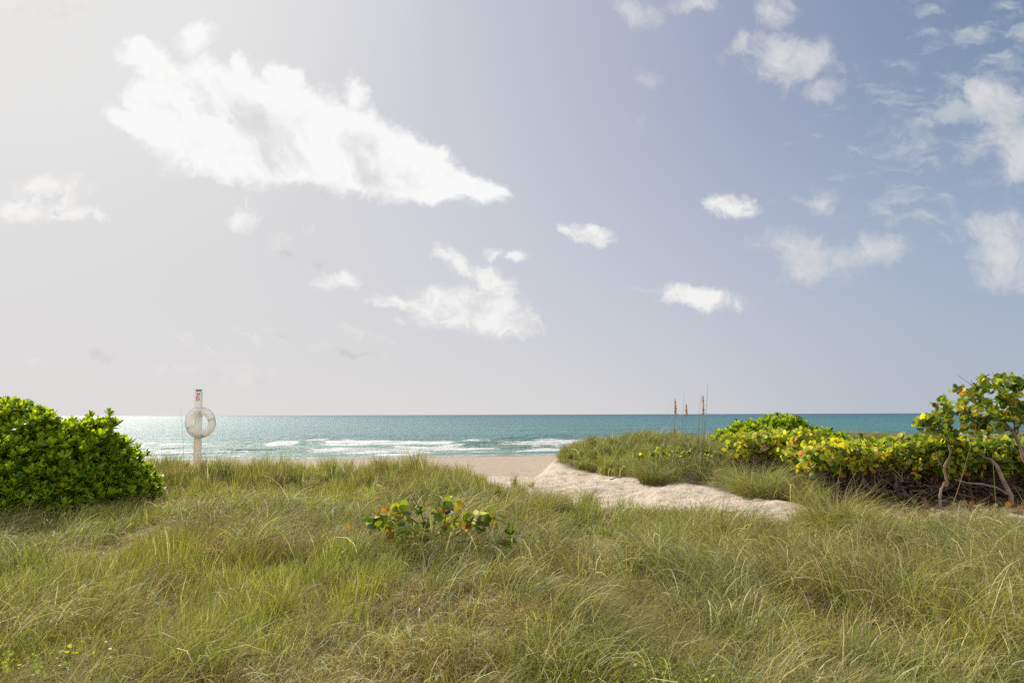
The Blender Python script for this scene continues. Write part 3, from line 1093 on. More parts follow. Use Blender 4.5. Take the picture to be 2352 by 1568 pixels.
def grape_shrub(cx, cy, rx, ry, top, label, seed, prob, n=300, group='sea grape shrubs of the hedge'):
    rs = RS(seed)
    gz = float(ground(cx, cy))
    root = empty('round_leaved_shrub', (cx, cy, gz))
    tag(root, label, 'shrub')
    root['group'] = group
    ang = rs.rand(n) * 2 * math.pi
    rr = np.sqrt(rs.rand(n))
    front = rs.rand(n) < 0.42
    x = cx + rx * rr * np.cos(ang)
    y = cy + ry * rr * np.sin(ang)
    # more twigs on the camera side
    y = np.where(front, cy - ry * np.sqrt(np.clip(1 - (rr * np.cos(ang)) ** 2, 0, 1)) * (0.8 + 0.25 * rs.rand(n)), y)
    hh = top * (1 - 0.16 * rr ** 3) + 0.14 * (fbm(x, y, 2.0, 2, seed) - 0.5) * 2
    lo = 0.66 + 0.14 * rs.rand(n)
    z = np.where(front, lo + (hh - lo) * rs.rand(n), hh * (1 - 0.35 * rs.rand(n) ** 2))
    tips = np.stack([x, y, z + gz * 0.5], -1)
    hub = np.array([cx, cy, 0.55])
    dirs = tips - hub
    dirs /= np.linalg.norm(dirs, axis=1)[:, None]
    dirs = dirs * 0.7 + np.array([0, 0, 0.6]) + rs.normal(0, 0.25, (n, 3))
    dirs /= np.linalg.norm(dirs, axis=1)[:, None]
    V, F, C = cluster(rs, tips, dirs, 10, 0.125, prob, 0.10)
    mesh('foliage', V, F, M_GRAPE, root, C, smooth=True)
    bag = Bag()
    pale = Bag()
    # low crooked stems sprawling from a few crowns
    hubs = [np.array([cx + rs.uniform(-.6, .6) * rx, cy + rs.uniform(-.5, .4) * ry, 0]) for _ in range(7)]
    for h in hubs:
        h[2] = float(ground(h[0], h[1])) - 0.06
    stems = []
    for s in range(30):
        h = hubs[s % 7]
        a = rs.rand() * 6.28
        e = h + np.array([math.cos(a) * rx * rs.uniform(.4, .9), math.sin(a) * ry * rs.uniform(.3, .8), rs.uniform(.30, .78)])
        p = crooked(rs, h, e, 9, 0.10)
        p[:, 2] = np.maximum(p[:, 2], h[2] + 0.04)
        stems.append(p)
        (pale if s % 3 == 0 else bag).add(*tube(p, np.linspace(0.036, 0.015, 9) * rs.uniform(.7, 1.3), 6))
    nodes = np.concatenate([p[3:] for p in stems])
    for q in range(n):
        e = tips[q]
        cand = nodes[rs.choice(len(nodes), 14)]
        c = cand[np.argmin(np.linalg.norm((cand - e) * np.array([1, 1, 0.6]), axis=1))]
        p = crooked(rs, c, e - dirs[q] * 0.03, 6, 0.05)
        (pale if q % 4 == 0 else bag).add(*tube(p, np.linspace(0.012, 0.004, 6), 5))
    # bare dead twigs near the ground
    for q in range(70):
        a = rs.rand() * 6.28
        s = np.array([cx + rx * rs.uniform(-1, 1), cy - ry * rs.uniform(0.1, 1.0), rs.uniform(0.02, 0.5)])
        e = s + np.array([math.cos(a) * 0.5, math.sin(a) * 0.25, rs.uniform(-0.1, 0.25)])
        e[2] = max(e[2], 0.04)
        bag.add(*tube(crooked(rs, s, e, 6, 0.06), np.linspace(0.009, 0.003, 6), 4))
    bag.build('branch', M_BARK, root)
    pale.build('branch', M_PALEBARK, root)
    return root


HEDGE = [
    (6.5, 17.3, 1.25, 1.2, 1.12, 'low round leaved shrub with yellow and orange leaves at the hedge left end', P_YEL, 210),
    (7.1, 15.0, 1.15, 1.3, 1.10, 'yellow leaved sea grape shrub in the hedge beside the arching grass', P_YEL, 260),
    (8.5, 14.5, 1.15, 1.4, 1.20, 'yellow green sea grape shrub in mid hedge, between the yellow leaves and the small tree', P_HEDGE, 300),
    (9.9, 14.3, 1.2, 1.5, 1.16, 'sea grape shrub of the hedge growing around and behind the small tree', P_HEDGE, 290),
    (11.3, 14.0, 1.3, 1.5, 1.14, 'sea grape shrub under the big tree crown at the right edge of the hedge', P_HEDGE, 290),
    (8.4, 17.2, 1.5, 1.3, 1.10, 'back sea grape shrub of the hedge, below the rounded green shrub', P_HEDGE, 220),
    (10.6, 17.4, 1.6, 1.4, 1.16, 'back sea grape shrub of the hedge, in front of the pale beach grass', P_HEDGE, 220),
    (13.0, 17.0, 1.6, 1.6, 1.20, 'back sea grape shrub at the far right of the hedge behind the big tree', P_HEDGE, 220),
]
for i, (cx, cy, rx, ry, top, lab, pr, n) in enumerate(HEDGE):
    grape_shrub(cx, cy, rx, ry, top, lab, 100 + i, pr, n)


def zoomA(x, y, d):
    """Pixel of the 1920..2560 x 900..1330 enlargement (2334 wide) -> world point."""
    return np.array(tuple(at((1920 + x / 3.647) * 0.91875, (900 + y / 3.647) * 0.91875, d)))


def grape_tree(label, dist, limbs, leaf_zones, seed, per=8, size=0.135, ntw=90):
    """limbs: list of (radius0, radius1, [(x, y, depth offset), ...]); leaf_zones: ellipses (x, y, rx, ry, n) in the same picture units."""
    rs = RS(seed)
    first = zoomA(limbs[0][2][0][0], limbs[0][2][0][1], dist)
    first[2] = float(ground(first[0], first[1]))
    root = empty('sea_grape_tree', tuple(first))
    tag(root, label, 'tree')
    trunk, br = Bag(), Bag()
    allp = []
    for li, (r0, r1, pts) in enumerate(limbs):
        P = np.array([zoomA(x, y, dist + dz) for x, y, dz in pts])
        if li == 0:
            P[0, 2] = first[2] - 0.06
        # finer crooked line
        Q = []
        for a, b in zip(P[:-1], P[1:]):
            t = np.linspace(0, 1, 5)[:-1, None]
            Q.append(a * (1 - t) + b * t + rs.normal(0, 0.008, (4, 3)))
        Q = np.concatenate(Q + [P[-1:]])
        rad = 0.82 * np.linspace(r0, r1, len(Q)) * (1 + 0.12 * rs.normal(0, 1, len(Q)))
        (trunk if li == 0 else br).add(*tube(Q, rad, 8))
        allp.append(Q[3:])
    nodes = np.concatenate(allp)
    tips = []
    for (x, y, rx, ry, n) in leaf_zones:
        for _ in range(max(2, int(n * 0.8))):
            a, r = rs.rand() * 6.28, math.sqrt(rs.rand())
            tips.append(zoomA(x + rx * r * math.cos(a), y + ry * r * math.sin(a), dist + rs.normal(0, 0.28)))
    tips = np.array(tips)
    dirs = np.zeros_like(tips)
    for q, e in enumerate(tips):
        dd = np.linalg.norm((nodes - e) * np.array([1, 0.7, 1]), axis=1) + 0.25 * np.maximum(nodes[:, 2] - e[2], 0)
        c = nodes[np.argsort(dd)[rs.randint(0, 4)]]
        d = e - c
        dirs[q] = d / (np.linalg.norm(d) + 1e-6)
        br.add(*tube(crooked(rs, c, e, 7, 0.035), np.linspace(0.0095, 0.0035, 7), 5))
    trunk.build('trunk', M_PALEBARK, root)
    br.build('branch', M_BARK, root)
    V, F, C = cluster(rs, tips, dirs, per, size, P_TREE, 0.075)
    mesh('crown', V, F, M_GRAPE, root, C, smooth=True)
    return root


grape_tree('small sea grape tree with a crooked pale trunk left of the taller tree', 12.75,
           [(0.030, 0.016, [(1572, 1345, 0), (1566, 1205, 0), (1632, 1105, .05), (1604, 1000, .02), (1662, 845, 0), (1640, 720, 0), (1650, 600, .05), (1600, 480, 0), (1592, 390, 0)]),
            (0.014, 0.006, [(1645, 740, 0), (1590, 640, -.1), (1500, 570, -.1), (1400, 590, -.15), (1330, 560, -.15)]),
            (0.012, 0.006, [(1640, 690, 0), (1540, 560, .15), (1470, 490, .2)]),
            (0.012, 0.006, [(1650, 620, 0), (1680, 520, .1), (1640, 420, .1)]),
            (0.012, 0.006, [(1655, 700, 0), (1700, 650, .1), (1740, 660, .1)]),
            (0.016, 0.006, [(1605, 1000, 0), (1560, 920, 0), (1530, 830, .1)])],
           [(1400, 520, 50, 34, 3), (1335, 565, 30, 20, 3), (1450, 620, 50, 40, 4), (1500, 530, 50, 45, 5), (1600, 390, 50, 32, 6), (1640, 420, 26, 26, 2),
            (1600, 480, 70, 50, 7), (1650, 545, 45, 50, 6), (1560, 590, 70, 50, 5), (1540, 690, 80, 40, 6), (1680, 660, 60, 40, 6), (1600, 640, 60, 60, 5), (1430, 650, 30, 24, 2)], 201, 6, 0.115)

grape_tree('tall sea grape tree with a sparse crown cut by the right edge of the photo', 12.4,
           [(0.050, 0.030, [(2540, 1360, 0), (2440, 1130, 0), (2330, 880, 0), (2260, 700, 0), (2190, 600, 0)]),
            (0.028, 0.012, [(2190, 600, 0), (2110, 540, -.1), (2030, 500, -.1), (1940, 540, -.1), (1860, 525, -.2), (1760, 530, -.2)]),
            (0.026, 0.008, [(2260, 680, 0), (2290, 590, .1), (2330, 500, .1), (2400, 400, .1), (2460, 300, 0)]),
            (0.022, 0.006, [(2250, 660, 0), (2235, 500, .1), (2190, 390, .1), (2150, 330, 0), (2080, 250, 0), (1970, 160, 0)]),
            (0.018, 0.006, [(2190, 600, 0), (2120, 470, .2), (2030, 400, .2), (1930, 370, .2), (1830, 310, .1), (1760, 285, .1)]),
            (0.014, 0.005, [(2030, 400, .2), (1960, 440, .2), (1850, 440, .2), (1740, 445, .2)]),
            (0.012, 0.004, [(2150, 330, 0), (2170, 240, 0), (2150, 160, 0)]),
            (0.012, 0.004, [(2190, 390, .1), (2240, 280, .1), (2230, 170, .1)]),
            (0.010, 0.003, [(1930, 370, .2), (1895, 260, .1), (1840, 215, .1), (1725, 133, .1)]),
            (0.009, 0.003, [(1890, 260, .1), (1920, 200, .1), (1970, 160, .1)]),
            (0.020, 0.006, [(2330, 860, 0), (2420, 700, .2), (2520, 560, .2), (2620, 420, .2)]),
            (0.010, 0.003, [(2480, 610, .2), (2470, 480, .2), (2430, 360, .2)])],
           [(1700, 290, 34, 22, 3), (1745, 265, 24, 24, 2), (1750, 370, 40, 26, 4), (1740, 450, 44, 34, 5), (1790, 525, 70, 22, 5), (1840, 290, 40, 30, 3), (1900, 330, 70, 50, 5),
            (1930, 250, 60, 34, 4), (1990, 170, 30, 16, 2), (1985, 245, 34, 24, 2), (2060, 175, 45, 34, 4), (2130, 200, 60, 40, 6), (2225, 150, 44, 38, 5), (2290, 250, 70, 60, 10),
            (2180, 285, 60, 40, 5), (2080, 330, 60, 50, 5), (1980, 400, 80, 60, 8), (2120, 430, 90, 60, 9), (2260, 400, 80, 60, 9), (2300, 500, 70, 60, 8), (1890, 480, 80, 40, 5),
            (2060, 540, 100, 50, 8), (1870, 640, 50, 36, 5), (2000, 620, 70, 50, 7), (2110, 600, 40, 50, 4), (2420, 320, 110, 110, 14), (2420, 520, 110, 90, 12), (2560, 460, 110, 120, 10), (2360, 170, 60, 50, 5)], 202, 6, 0.122)

# thick bare stem that leans out of the hedge near the right edge
def lone_stem():
    rs = RS(8)
    d = 12.6
    P = np.array([zoomA(x, y, d + dz) for x, y, dz in [(2215, 1290, 0), (2215, 1235, 0), (2150, 1110, 0), (2085, 960, .1), (2030, 900, .2), (1960, 880, .3)]])
    root = empty('leaning_branch', tuple(P[0]))
    P[0, 2] = float(ground(P[0, 0], P[0, 1])) - 0.05
    tag(root, 'thick pale bare stem leaning left under the hedge near the right edge', 'branch')
    V, F = tube(P, [0.050, 0.044, 0.040, 0.032, 0.022, 0.012], 8)
    mesh('main_wood', V, F, M_PALEBARK, root, smooth=True)
    P2 = np.array([zoomA(x, y, d + dz) for x, y, dz in [(2200, 1230, 0), (2080, 1160, -.05), (1960, 1130, -.1), (1820, 1120, -.1), (1700, 1085, -.1)]])
    V, F = tube(P2, [0.024, 0.02, 0.017, 0.013, 0.008], 7)
    mesh('side_shoot', V, F, M_PALEBARK, root, smooth=True)


lone_stem()


def zoomC(x, y, d):
    """Pixel of the 880..1360 x 1180..1420 enlargement (2352 wide) -> world point."""
    return np.array(tuple(at((880 + x / 4.9) * 0.91875, (1180 + y / 4.9) * 0.91875, d)))


def young_grape():
    rs = RS(44)
    d = 8.3
    base = zoomC(1060, 860, d)
    base[2] = float(ground(base[0], base[1]))
    root = empty('young_sea_grape', tuple(base))
    tag(root, 'small sea grape plant with green and orange leaves alone amid the foreground grass', 'plant')
    limbs = [[(1060, 900), (1130, 700), (1150, 500), (1070, 390), (1080, 330)], [(1150, 500), (1240, 440), (1310, 380)], [(1060, 900), (900, 620), (800, 400), (690, 210)],
             [(1050, 880), (820, 760), (600, 620), (440, 570), (260, 480)], [(820, 640), (640, 500), (520, 420)], [(1080, 880), (1280, 760), (1480, 620), (1640, 480)],
             [(1480, 640), (1640, 660), (1760, 560), (1860, 600)], [(1100, 880), (1400, 850), (1640, 905), (1860, 880), (2010, 830), (2150, 780)], [(1050, 880), (900, 830), (700, 800), (580, 760)]]
    bag = Bag()
    tops = []
    for L in limbs:
        P = np.array([zoomC(x, y, d + rs.normal(0, 0.06)) for x, y in L])
        bag.add(*tube(P + rs.normal(0, 0.006, P.shape), np.linspace(0.010, 0.0045, len(P)), 6))
    bag.build('branch', M_BARK, root)
    spots = [(220, 560, 3), (260, 530, 2), (300, 480, 5), (240, 640, 3), (400, 420, 6), (380, 540, 2), (430, 560, 0), (540, 360, 1), (560, 420, 5), (520, 460, 0), (640, 430, 1), (620, 340, 0), (520, 590, 0),
             (620, 600, 2), (560, 650, 2), (740, 590, 3), (820, 630, 0), (860, 420, 2), (800, 430, 2), (1000, 370, 0), (1010, 400, 2), (930, 530, 3), (1040, 520, 2), (1180, 300, 1), (1180, 360, 1), (1160, 420, 5),
             (1310, 350, 5), (1290, 370, 2), (1100, 470, 6), (1080, 660, 0), (1120, 700, 2), (1050, 560, 3), (1180, 590, 5), (1230, 650, 1), (1270, 580, 1), (1330, 590, 0), (1400, 520, 0), (1430, 470, 1), (1430, 590, 6),
             (1540, 560, 3), (1580, 520, 2), (1650, 470, 5), (1700, 510, 5), (1720, 570, 5), (1680, 560, 2), (1530, 620, 2), (1840, 560, 2), (1880, 610, 3), (1930, 670, 3), (1500, 860, 2), (1580, 860, 6),
             (1890, 830, 2), (1860, 810, 0), (2170, 780, 0), (870, 740, 6), (900, 800, 2), (860, 830, 3), (640, 780, 3), (560, 790, 0), (600, 760, 0), (790, 740, 0), (680, 690, 2), (460, 630, 6), (700, 510, 0), (1450, 540, 2), (350, 600, 3), (900, 580, 2)]
    spots = spots + [(x + rs.normal(0, 42), y + rs.normal(0, 34), c if rs.rand() < .6 else rs.randint(0, 4)) for x, y, c in spots for _ in range(2)]
    C = np.array([zoomC(x + rs.normal(0, 8), y + 45 + rs.normal(0, 8), d + rs.normal(0, 0.13)) for x, y, _ in spots])
    D = C - base
    D /= np.linalg.norm(D, axis=1)[:, None]
    V, F, col = round_leaves(rs, C, D, 0.112, P_HEDGE, 0.25)
    nv = len(V) // len(C)
    pc = PAL[[s[2] for s in spots]] * (0.50 + 0.35 * rs.rand(len(spots), 1))
    mesh('foliage', V, F, M_GRAPE, root, np.repeat(pc, nv, 0), smooth=True)
    # pale dry leaves
    pd = [(1090, 330), (640, 600), (660, 560), (680, 640), (950, 760), (780, 880), (1980, 800), (2060, 830), (1960, 910), (215, 640), (1520, 490), (1610, 520), (1020, 750), (1500, 600)]
    C = np.array([zoomC(x, y, d - 0.1 + rs.normal(0, 0.08)) for x, y in pd])
    for q in C:
        V, F, col = round_leaves(rs, q[None], rs.normal(0, 1, (1, 3)), 0.10, P_HEDGE, 0.1)
        mesh('dry_leaf', V, F, M_GRAPE, root, np.full((len(V), 3), 0.50) * np.array([1, .98, .86]), smooth=True)


young_grape()


def single_leaf(label, X, Y, dist, size, col, seed, lift=0.03):
    rs = RS(seed)
    c = np.array(tuple(at(X, Y, dist)))
    c[2] = max(c[2], float(ground(c[0], c[1])) + lift)
    root = empty('fallen_leaf', tuple(c))
    tag(root, label, 'leaf')
    V, F, _ = round_leaves(rs, c[None], np.array([[0, -0.3, 1.0]]), size, P_HEDGE, -0.2)
    mesh('leaf_blade', V, F, M_GRAPE, root, np.broadcast_to(col, (len(V), 3)), smooth=True)
    a = c - np.array([0, 0, size * 0.4])
    V, F = tube([c, (c + a) / 2 + 0.005, np.array([a[0], a[1], float(ground(a[0], a[1]))])], 0.003, 5)
    mesh('leaf_stalk', V, F, M_STRAW, root)


def sprig(label, spots, dist, seed, size=0.12):
    rs = RS(seed)
    base = np.array(tuple(at(spots[0][0], spots[0][1], dist)))
    base[2] = float(ground(base[0], base[1]))
    root = empty('sea_grape_sprig', tuple(base))
    tag(root, label, 'plant', 'low sea grape sprigs on the mound')
    bag = Bag()
    T = []
    for X, Y in spots:
        e = np.array(tuple(at(X, Y, dist + rs.normal(0, 0.15))))
        s = np.array([base[0] + (e[0] - base[0]) * 0.7, e[1] + 0.1, float(ground(e[0], e[1])) - 0.02])
        bag.add(*tube(crooked(rs, s, e, 5, 0.03), np.linspace(0.009, 0.004, 5), 5))
        T.append(e)
    T = np.array(T)
    D = np.tile([0.1, -0.2, 0.9], (len(T), 1))
    V, F, C = cluster(rs, T, D, 6, size, P_HEDGE, 0.05)
    bag.build('branch', M_BARK, root)
    mesh('foliage', V, F, M_GRAPE, root, C, smooth=True)


sprig('low round leaved sprig on the mound directly left of the sea oat stalks', [(1512, 1030), (1500, 1034), (1528, 1032), (1522, 1024)], 17.9, 61)
sprig('low round leaved sprig on the mound at the foot of the left sea oat stalks', [(1540, 1034), (1556, 1032), (1582, 1036), (1570, 1038)], 18.0, 62)
sprig('solitary low sprig of round leaves on the mound far left of the sea oats', [(1468, 1040), (1474, 1036), (1476, 1042)], 18.2, 63)
sprig('round leaved sprig between the sea oat stalks and the yellow end of the hedge', [(1632, 1032), (1645, 1036), (1620, 1034), (1655, 1042)], 17.6, 64)


single_leaf('orange round leaf standing at the foot of the hedge by the right edge', 2316, 1169, 12.0, 0.17, (0.42, 0.15, 0.01), 3, 0.08)
single_leaf('small orange leaf in the grass left of the small sea grape plant', 797, 1211, 8.0, 0.11, (0.42, 0.17, 0.01), 7, 0.06)


# ------------------------------------------------------------------ tall stalks
def stalk(label, pts, dist, r, head=None, mat=None, seed=0, cat='grass stalk', to_ground=True, group='tall thin stalks standing above the grass'):
    rs = RS(900 + seed)
    P = [np.array(tuple(at(x, y, dist))) for x, y in pts]
    P = np.array(P)
    if to_ground:
        g = P[0].copy()
        g[2] = float(ground(g[0], g[1])) - 0.03
        if g[2] < P[0, 2] - 0.03:
            P = np.concatenate([[g], P])
    t = np.linspace(0, 1, len(P))
    tt = np.linspace(0, 1, 14)
    Q = np.stack([np.interp(tt, t, P[:, k]) for k in range(3)], -1)
    root = empty('sea_oat_stalk' if head else 'bare_stalk', tuple(Q[0]))
    tag(root, label, cat, group)
    V, F = tube(Q, np.linspace(r, r * 0.35, 14), 5)
    mesh('stem', V, F, mat or M_STRAW, root, smooth=True)
    if head:
        for (y0, y1, wide, xo) in head:
            bag = Bag()
            a = np.array(tuple(at(xo, y0, dist)))
            b = np.array(tuple(at(xo + 1, y1, dist)))
            n = int(60 * abs(y1 - y0) / 60) + 30
            for k in range(n):
                u = rs.rand() ** 0.9
                c = a * (1 - u) + b * u
                o = np.array([rs.normal(0, 1), rs.normal(0, 1), -abs(rs.normal(0, 0.6))]) * wide * 0.24 * (0.35 + 0.65 * u)
                c = c + o
                L = 0.034 + 0.016 * rs.rand()
                W = 0.0125
                d = np.array([rs.normal(0, 0.4) + 0.2, rs.normal(0, 0.4), -1.0])
                d /= np.linalg.norm(d)
                s = np.cross(d, [rs.normal(), rs.normal(), 0.2])
                s /= np.linalg.norm(s)
                q = np.cross(d, s)
                VV = [c]
                for tt_, ww in ((0.35, 1.0), (0.7, 0.8)):
                    for e in (s, q * 0.5, -s, -q * 0.5):
                        VV.append(c + d * L * tt_ + e * W * ww)
                VV.append(c + d * L)
                VV = np.array(VV)
                FF = [(0, 1 + i, 1 + (i + 1) % 4) for i in range(4)] + [(9, 5 + (i + 1) % 4, 5 + i) for i in range(4)]
                bag.add(VV, np.array(FF))
                bag.add(VV, np.array([(1 + i, 5 + i, 5 + (i + 1) % 4, 1 + (i + 1) % 4) for i in range(4)]))
            bag.build('seed_head', M_SEED, root)
    return root


stalk('thick brown sea oat head on the leftmost of the tall stalks', [(1548, 1045), (1549, 1000), (1550, 950), (1551, 914)], 17.5, 0.010, [(914, 952, 0.062, 1550.5), (980, 1000, 0.035, 1549)], seed=1)
stalk('small curled sea oat head on the short middle stalk', [(1573, 1045), (1573, 990), (1575, 950), (1577, 925)], 17.6, 0.007, [(928, 952, 0.050, 1576)], seed=2)
stalk('sea oat head beside the tallest bare stalk of the right pair', [(1615, 1045), (1614, 990), (1614, 940), (1615, 906)], 17.4, 0.007, [(908, 950, 0.054, 1614.5)], seed=3)
stalk('bare stalk between the two left sea oat heads', [(1565, 1040), (1567, 980), (1570, 930), (1572, 902)], 17.3, 0.006, mat=M_STEM, seed=4)
stalk('bare stalk just left of the right sea oat head', [(1603, 1050), (1605, 980), (1608, 930), (1611, 905)], 17.5, 0.007, mat=M_STEM, seed=5)
stalk('tallest bare stalk, right of all the sea oat heads', [(1614, 1050), (1619, 980), (1624, 920), (1626, 880)], 17.2, 0.008, mat=M_STEM, seed=6)
stalk('faint leaning stalk left of the sea oat heads', [(1520, 1030), (1526, 985), (1534, 945), (1541, 920)], 17.8, 0.003, mat=M_STEM, seed=7)
stalk('dark thin stalk against the sand path, the right and taller of two', [(1347, 1318), (1355, 1240), (1362, 1180), (1366, 1148)], 7.2, 0.0042, mat=M_STEM, seed=8)
stalk('dark upright stalk against the sand path, the left and shorter of two', [(1341, 1330), (1341, 1270), (1339, 1230), (1338, 1214)], 7.0, 0.0038, mat=M_STEM, seed=9)
stalk('long leaning stalk in front of the hedge below the tall tree', [(2186, 1165), (2205, 1110), (2225, 1040), (2243, 975)], 10.5, 0.0068, mat=M_STRAW, seed=10)
stalk('stalk in front of the hedge left of the leaning bare stem', [(2288, 1160), (2285, 1120), (2282, 1080), (2280, 1040)], 10.8, 0.006, mat=M_STRAW, seed=11)
stalk('pale twig standing before the dark gap at the left of the hedge', [(1922, 1130), (1926, 1100), (1930, 1080), (1932, 1060)], 12.0, 0.006, mat=M_PALEBARK, seed=12)
stalk('second pale twig leaning left before the dark gap of the hedge', [(1968, 1130), (1962, 1100), (1956, 1075), (1951, 1058)], 12.0, 0.006, mat=M_PALEBARK, seed=13)
stalk('thin stalk rising against the sea left of the numbered post', [(423, 1060), (421, 1020), (418, 970), (414, 935)], 17.0, 0.004, mat=M_STEM, seed=14)
stalk('dark seed stalk in the nearest grass toward the lower right corner', [(2215, 1600), (2206, 1540), (2200, 1450), (2196, 1360)], 4.1, 0.0028, mat=M_STEM, seed=15)

# driftwood stick and debris on the path
def stick(label, a, b, dist, r, seed):
    rs = RS(seed)
    A = np.array(tuple(at(a[0], a[1], dist)))
    B = np.array(tuple(at(b[0], b[1], dist + rs.uniform(-.05, .1))))
    for q in (A, B):
        q[2] = float(ground(q[0], q[1])) + r * 0.8
    root = empty('driftwood_stick', tuple(A))
    tag(root, label, 'stick')
    P = crooked(rs, A, B, 7, 0.015)
    P[:, 2] = ground(P[:, 0], P[:, 1]) + r * 0.9
    V, F = tube(P, np.linspace(r, r * 0.6, 7), 7)
    mesh('stick_wood', V, F, M_DRIFT, root, smooth=True)


stick('dark straight stick lying on the sand path near its right end', (1656, 1149), (1702, 1149), 12.35, 0.016, 5)
stick('thin dark twig lying on the sand below the grass mound', (1400, 1086), (1428, 1085), 18.6, 0.014, 6)


# ------------------------------------------------------------------ grass, blade by blade
GREEN = np.array([0.170, 0.222, 0.050])
LIME = np.array([0.34, 0.385, 0.075])
OLIVE = np.array([0.235, 0.228, 0.070])
SAGE = np.array([0.225, 0.268, 0.120])
STRAW = np.array([0.66, 0.55, 0.29])
TAN = np.array([0.42, 0.33, 0.18])
BROWN = np.array([0.200, 0.135, 0.070])
PALE = np.array([0.82, 0.76, 0.60])
GOLD = np.array([0.55, 0.42, 0.10])


def blades(rs, x, y, z, az, L, th0, bend, w, col, tip, K=5, curl=None, power=1.5):
    n = len(x)
    az = az.copy()
    curl = np.zeros(n) if curl is None else curl
    P = np.stack([x, y, z], -1)
    tw = rs.normal(0, 0.7, n)
    out = []
    cc = []
    gz = z.copy()
    for k in range(K + 1):
        t = k / K
        th = th0 + bend * t ** power
        a = az + curl * t
        d = np.stack([np.sin(th) * np.cos(a), np.sin(th) * np.sin(a), np.cos(th)], -1)
        if k:
            P = P + d * (L / K)[:, None]
            P[:, 2] = np.maximum(P[:, 2], gz + 0.012)
        side = np.stack([-np.sin(a), np.cos(a), np.zeros(n)], -1)
        oth = np.cross(d, side)
        s = side * np.cos(tw)[:, None] + oth * np.sin(tw)[:, None]
        ww = w * (0.55 + 0.45 * min(1, t * 4)) * (1 - t ** 1.8 * 0.88) * 0.5
        out.append(P - s * ww[:, None])
        out.append(P + s * ww[:, None])
        m = np.clip((t - 0.45) / 0.55, 0, 1) ** 1.3
        c = col * (1 - m) + tip * m
        cc += [c, c]
    V = np.stack(out, 1).reshape(-1, 3)
    C = np.stack(cc, 1).reshape(-1, 3)
    nv = 2 * (K + 1)
    b = (np.arange(n) * nv)[:, None]
    F = np.concatenate([b + np.array([[2 * k, 2 * k + 1, 2 * k + 3, 2 * k + 2]]) for k in range(K)])
    return V, F, C


def make_tufts(rs, tx, ty, kind, hs, per, wscale):
    """Blades of tufts at (tx, ty). kind: 0 arching, 1 upright bright, 2 dead curly, 3 fine haze, 4 stiff tall."""
    nT = len(tx)
    lean_dir = rs.normal(0.3, 0.7, nT) + 1.0 * (fbm(tx, ty, 0.35, 2, 61) - 0.5) * 6
    idx = np.repeat(np.arange(nT), per)
    n = len(idx)
    kd = kind[idx]
    r = 0.13 * np.sqrt(rs.rand(n)) * np.where(kd == 4, 0.6, 1.25)
    a0 = rs.rand(n) * 6.283
    x = tx[idx] + r * np.cos(a0)
    y = ty[idx] + r * np.sin(a0)
    z = ground(x, y)
    mixl = rs.rand(n) < np.choose(kd, [0.70, 0.40, 0.35, 0.75, 0.25])
    az = np.where(mixl, lean_dir[idx] + rs.normal(0, 0.55, n), a0 + rs.normal(0, 0.5, n))
    base = np.choose(kd, [0.68, 0.36, 0.34, 0.50, 0.50])
    L = base * (0.55 + 0.6 * rs.rand(n)) * hs[idx]
    th0 = np.abs(rs.normal(0, 1, n)) * np.choose(kd, [0.34, 0.20, 0.55, 0.42, 0.16])
    bend = np.choose(kd, [1.85, 0.60, 2.5, 1.9, 0.55]) * (0.4 + 0.9 * rs.rand(n))
    w = np.choose(kd, [0.0042, 0.0042, 0.0034, 0.0024, 0.0048]) * (0.7 + 0.6 * rs.rand(n)) * wscale[idx]
    curl = rs.normal(0, 1, n) * np.choose(kd, [0.35, 0.3, 1.6, 0.7, 0.2])
    # colour of each blade
    u = rs.rand(n, 1)
    v = rs.rand(n, 1)
    tone = (fbm(tx, ty, 0.55, 3, 71))[idx][:, None]
    tone2 = (fbm(tx, ty, 1.1, 2, 72))[idx][:, None]
    live = GREEN * (1 - u) + OLIVE * u
    live = live * (1 - sm(tone, .45, .70)) + LIME * sm(tone, .45, .70) * 0.9 + GREEN * 0.1
    live = live * (1 - 0.7 * sm(tone2, .52, .70)) + SAGE * 0.7 * sm(tone2, .52, .70)
    dead = STRAW * (1 - v) + TAN * v
    dead = np.where(rs.rand(n, 1) < 0.30, BROWN, dead)
    pale = rs.rand(n, 1) < 0.17
    dead = np.where(pale, PALE, dead)
    w = w * np.where(pale[:, 0], 1.5, 1.0)
    kk = kd[:, None]
    c = np.where(kk == 0, np.where(rs.rand(n, 1) < 0.36, dead, live),
        np.where(kk == 1, np.where(rs.rand(n, 1) < 0.14, dead, LIME * (0.55 + 0.6 * u) + GREEN * 0.2),
        np.where(kk == 2, np.where(rs.rand(n, 1) < 0.10, live, dead),
        np.where(kk == 3, OLIVE * 0.55 + STRAW * 0.35 * u + TAN * 0.35 * v, np.where(rs.rand(n, 1) < 0.22, dead, live * 1.05)))))
    c = c * (0.40 + 1.05 * rs.rand(n, 1)) * (0.72 + 0.5 * rs.rand(nT))[idx][:, None]
    tipmix = np.choose(kd, [0.55, 0.25, 0.5, 0.6, 0.35])[:, None] * rs.rand(n, 1)
    tip = c * (1 - tipmix) + STRAW * 1.05 * tipmix
    gold = (rs.rand(n, 1) < 0.012)
    c = np.where(gold, GOLD, c)
    tip = np.where(gold, GOLD * 1.1, tip)
    return blades(rs, x, y, z, az, L, th0, bend, w, c, tip, 5, curl)


def in_shrub(x, y):
    m = (left(x, y) > 0.62) & (x < -5.2)
    m |= (((x - 8.0) / 2.6) ** 2 + ((y - 22.1) / 1.6) ** 2 < 1)
    for (cx, cy, rx, ry, *_r) in HEDGE:
        m |= ((x - cx) / (rx * 0.95)) ** 2 + ((y - cy) / (ry * 0.85)) ** 2 < 1
    return m


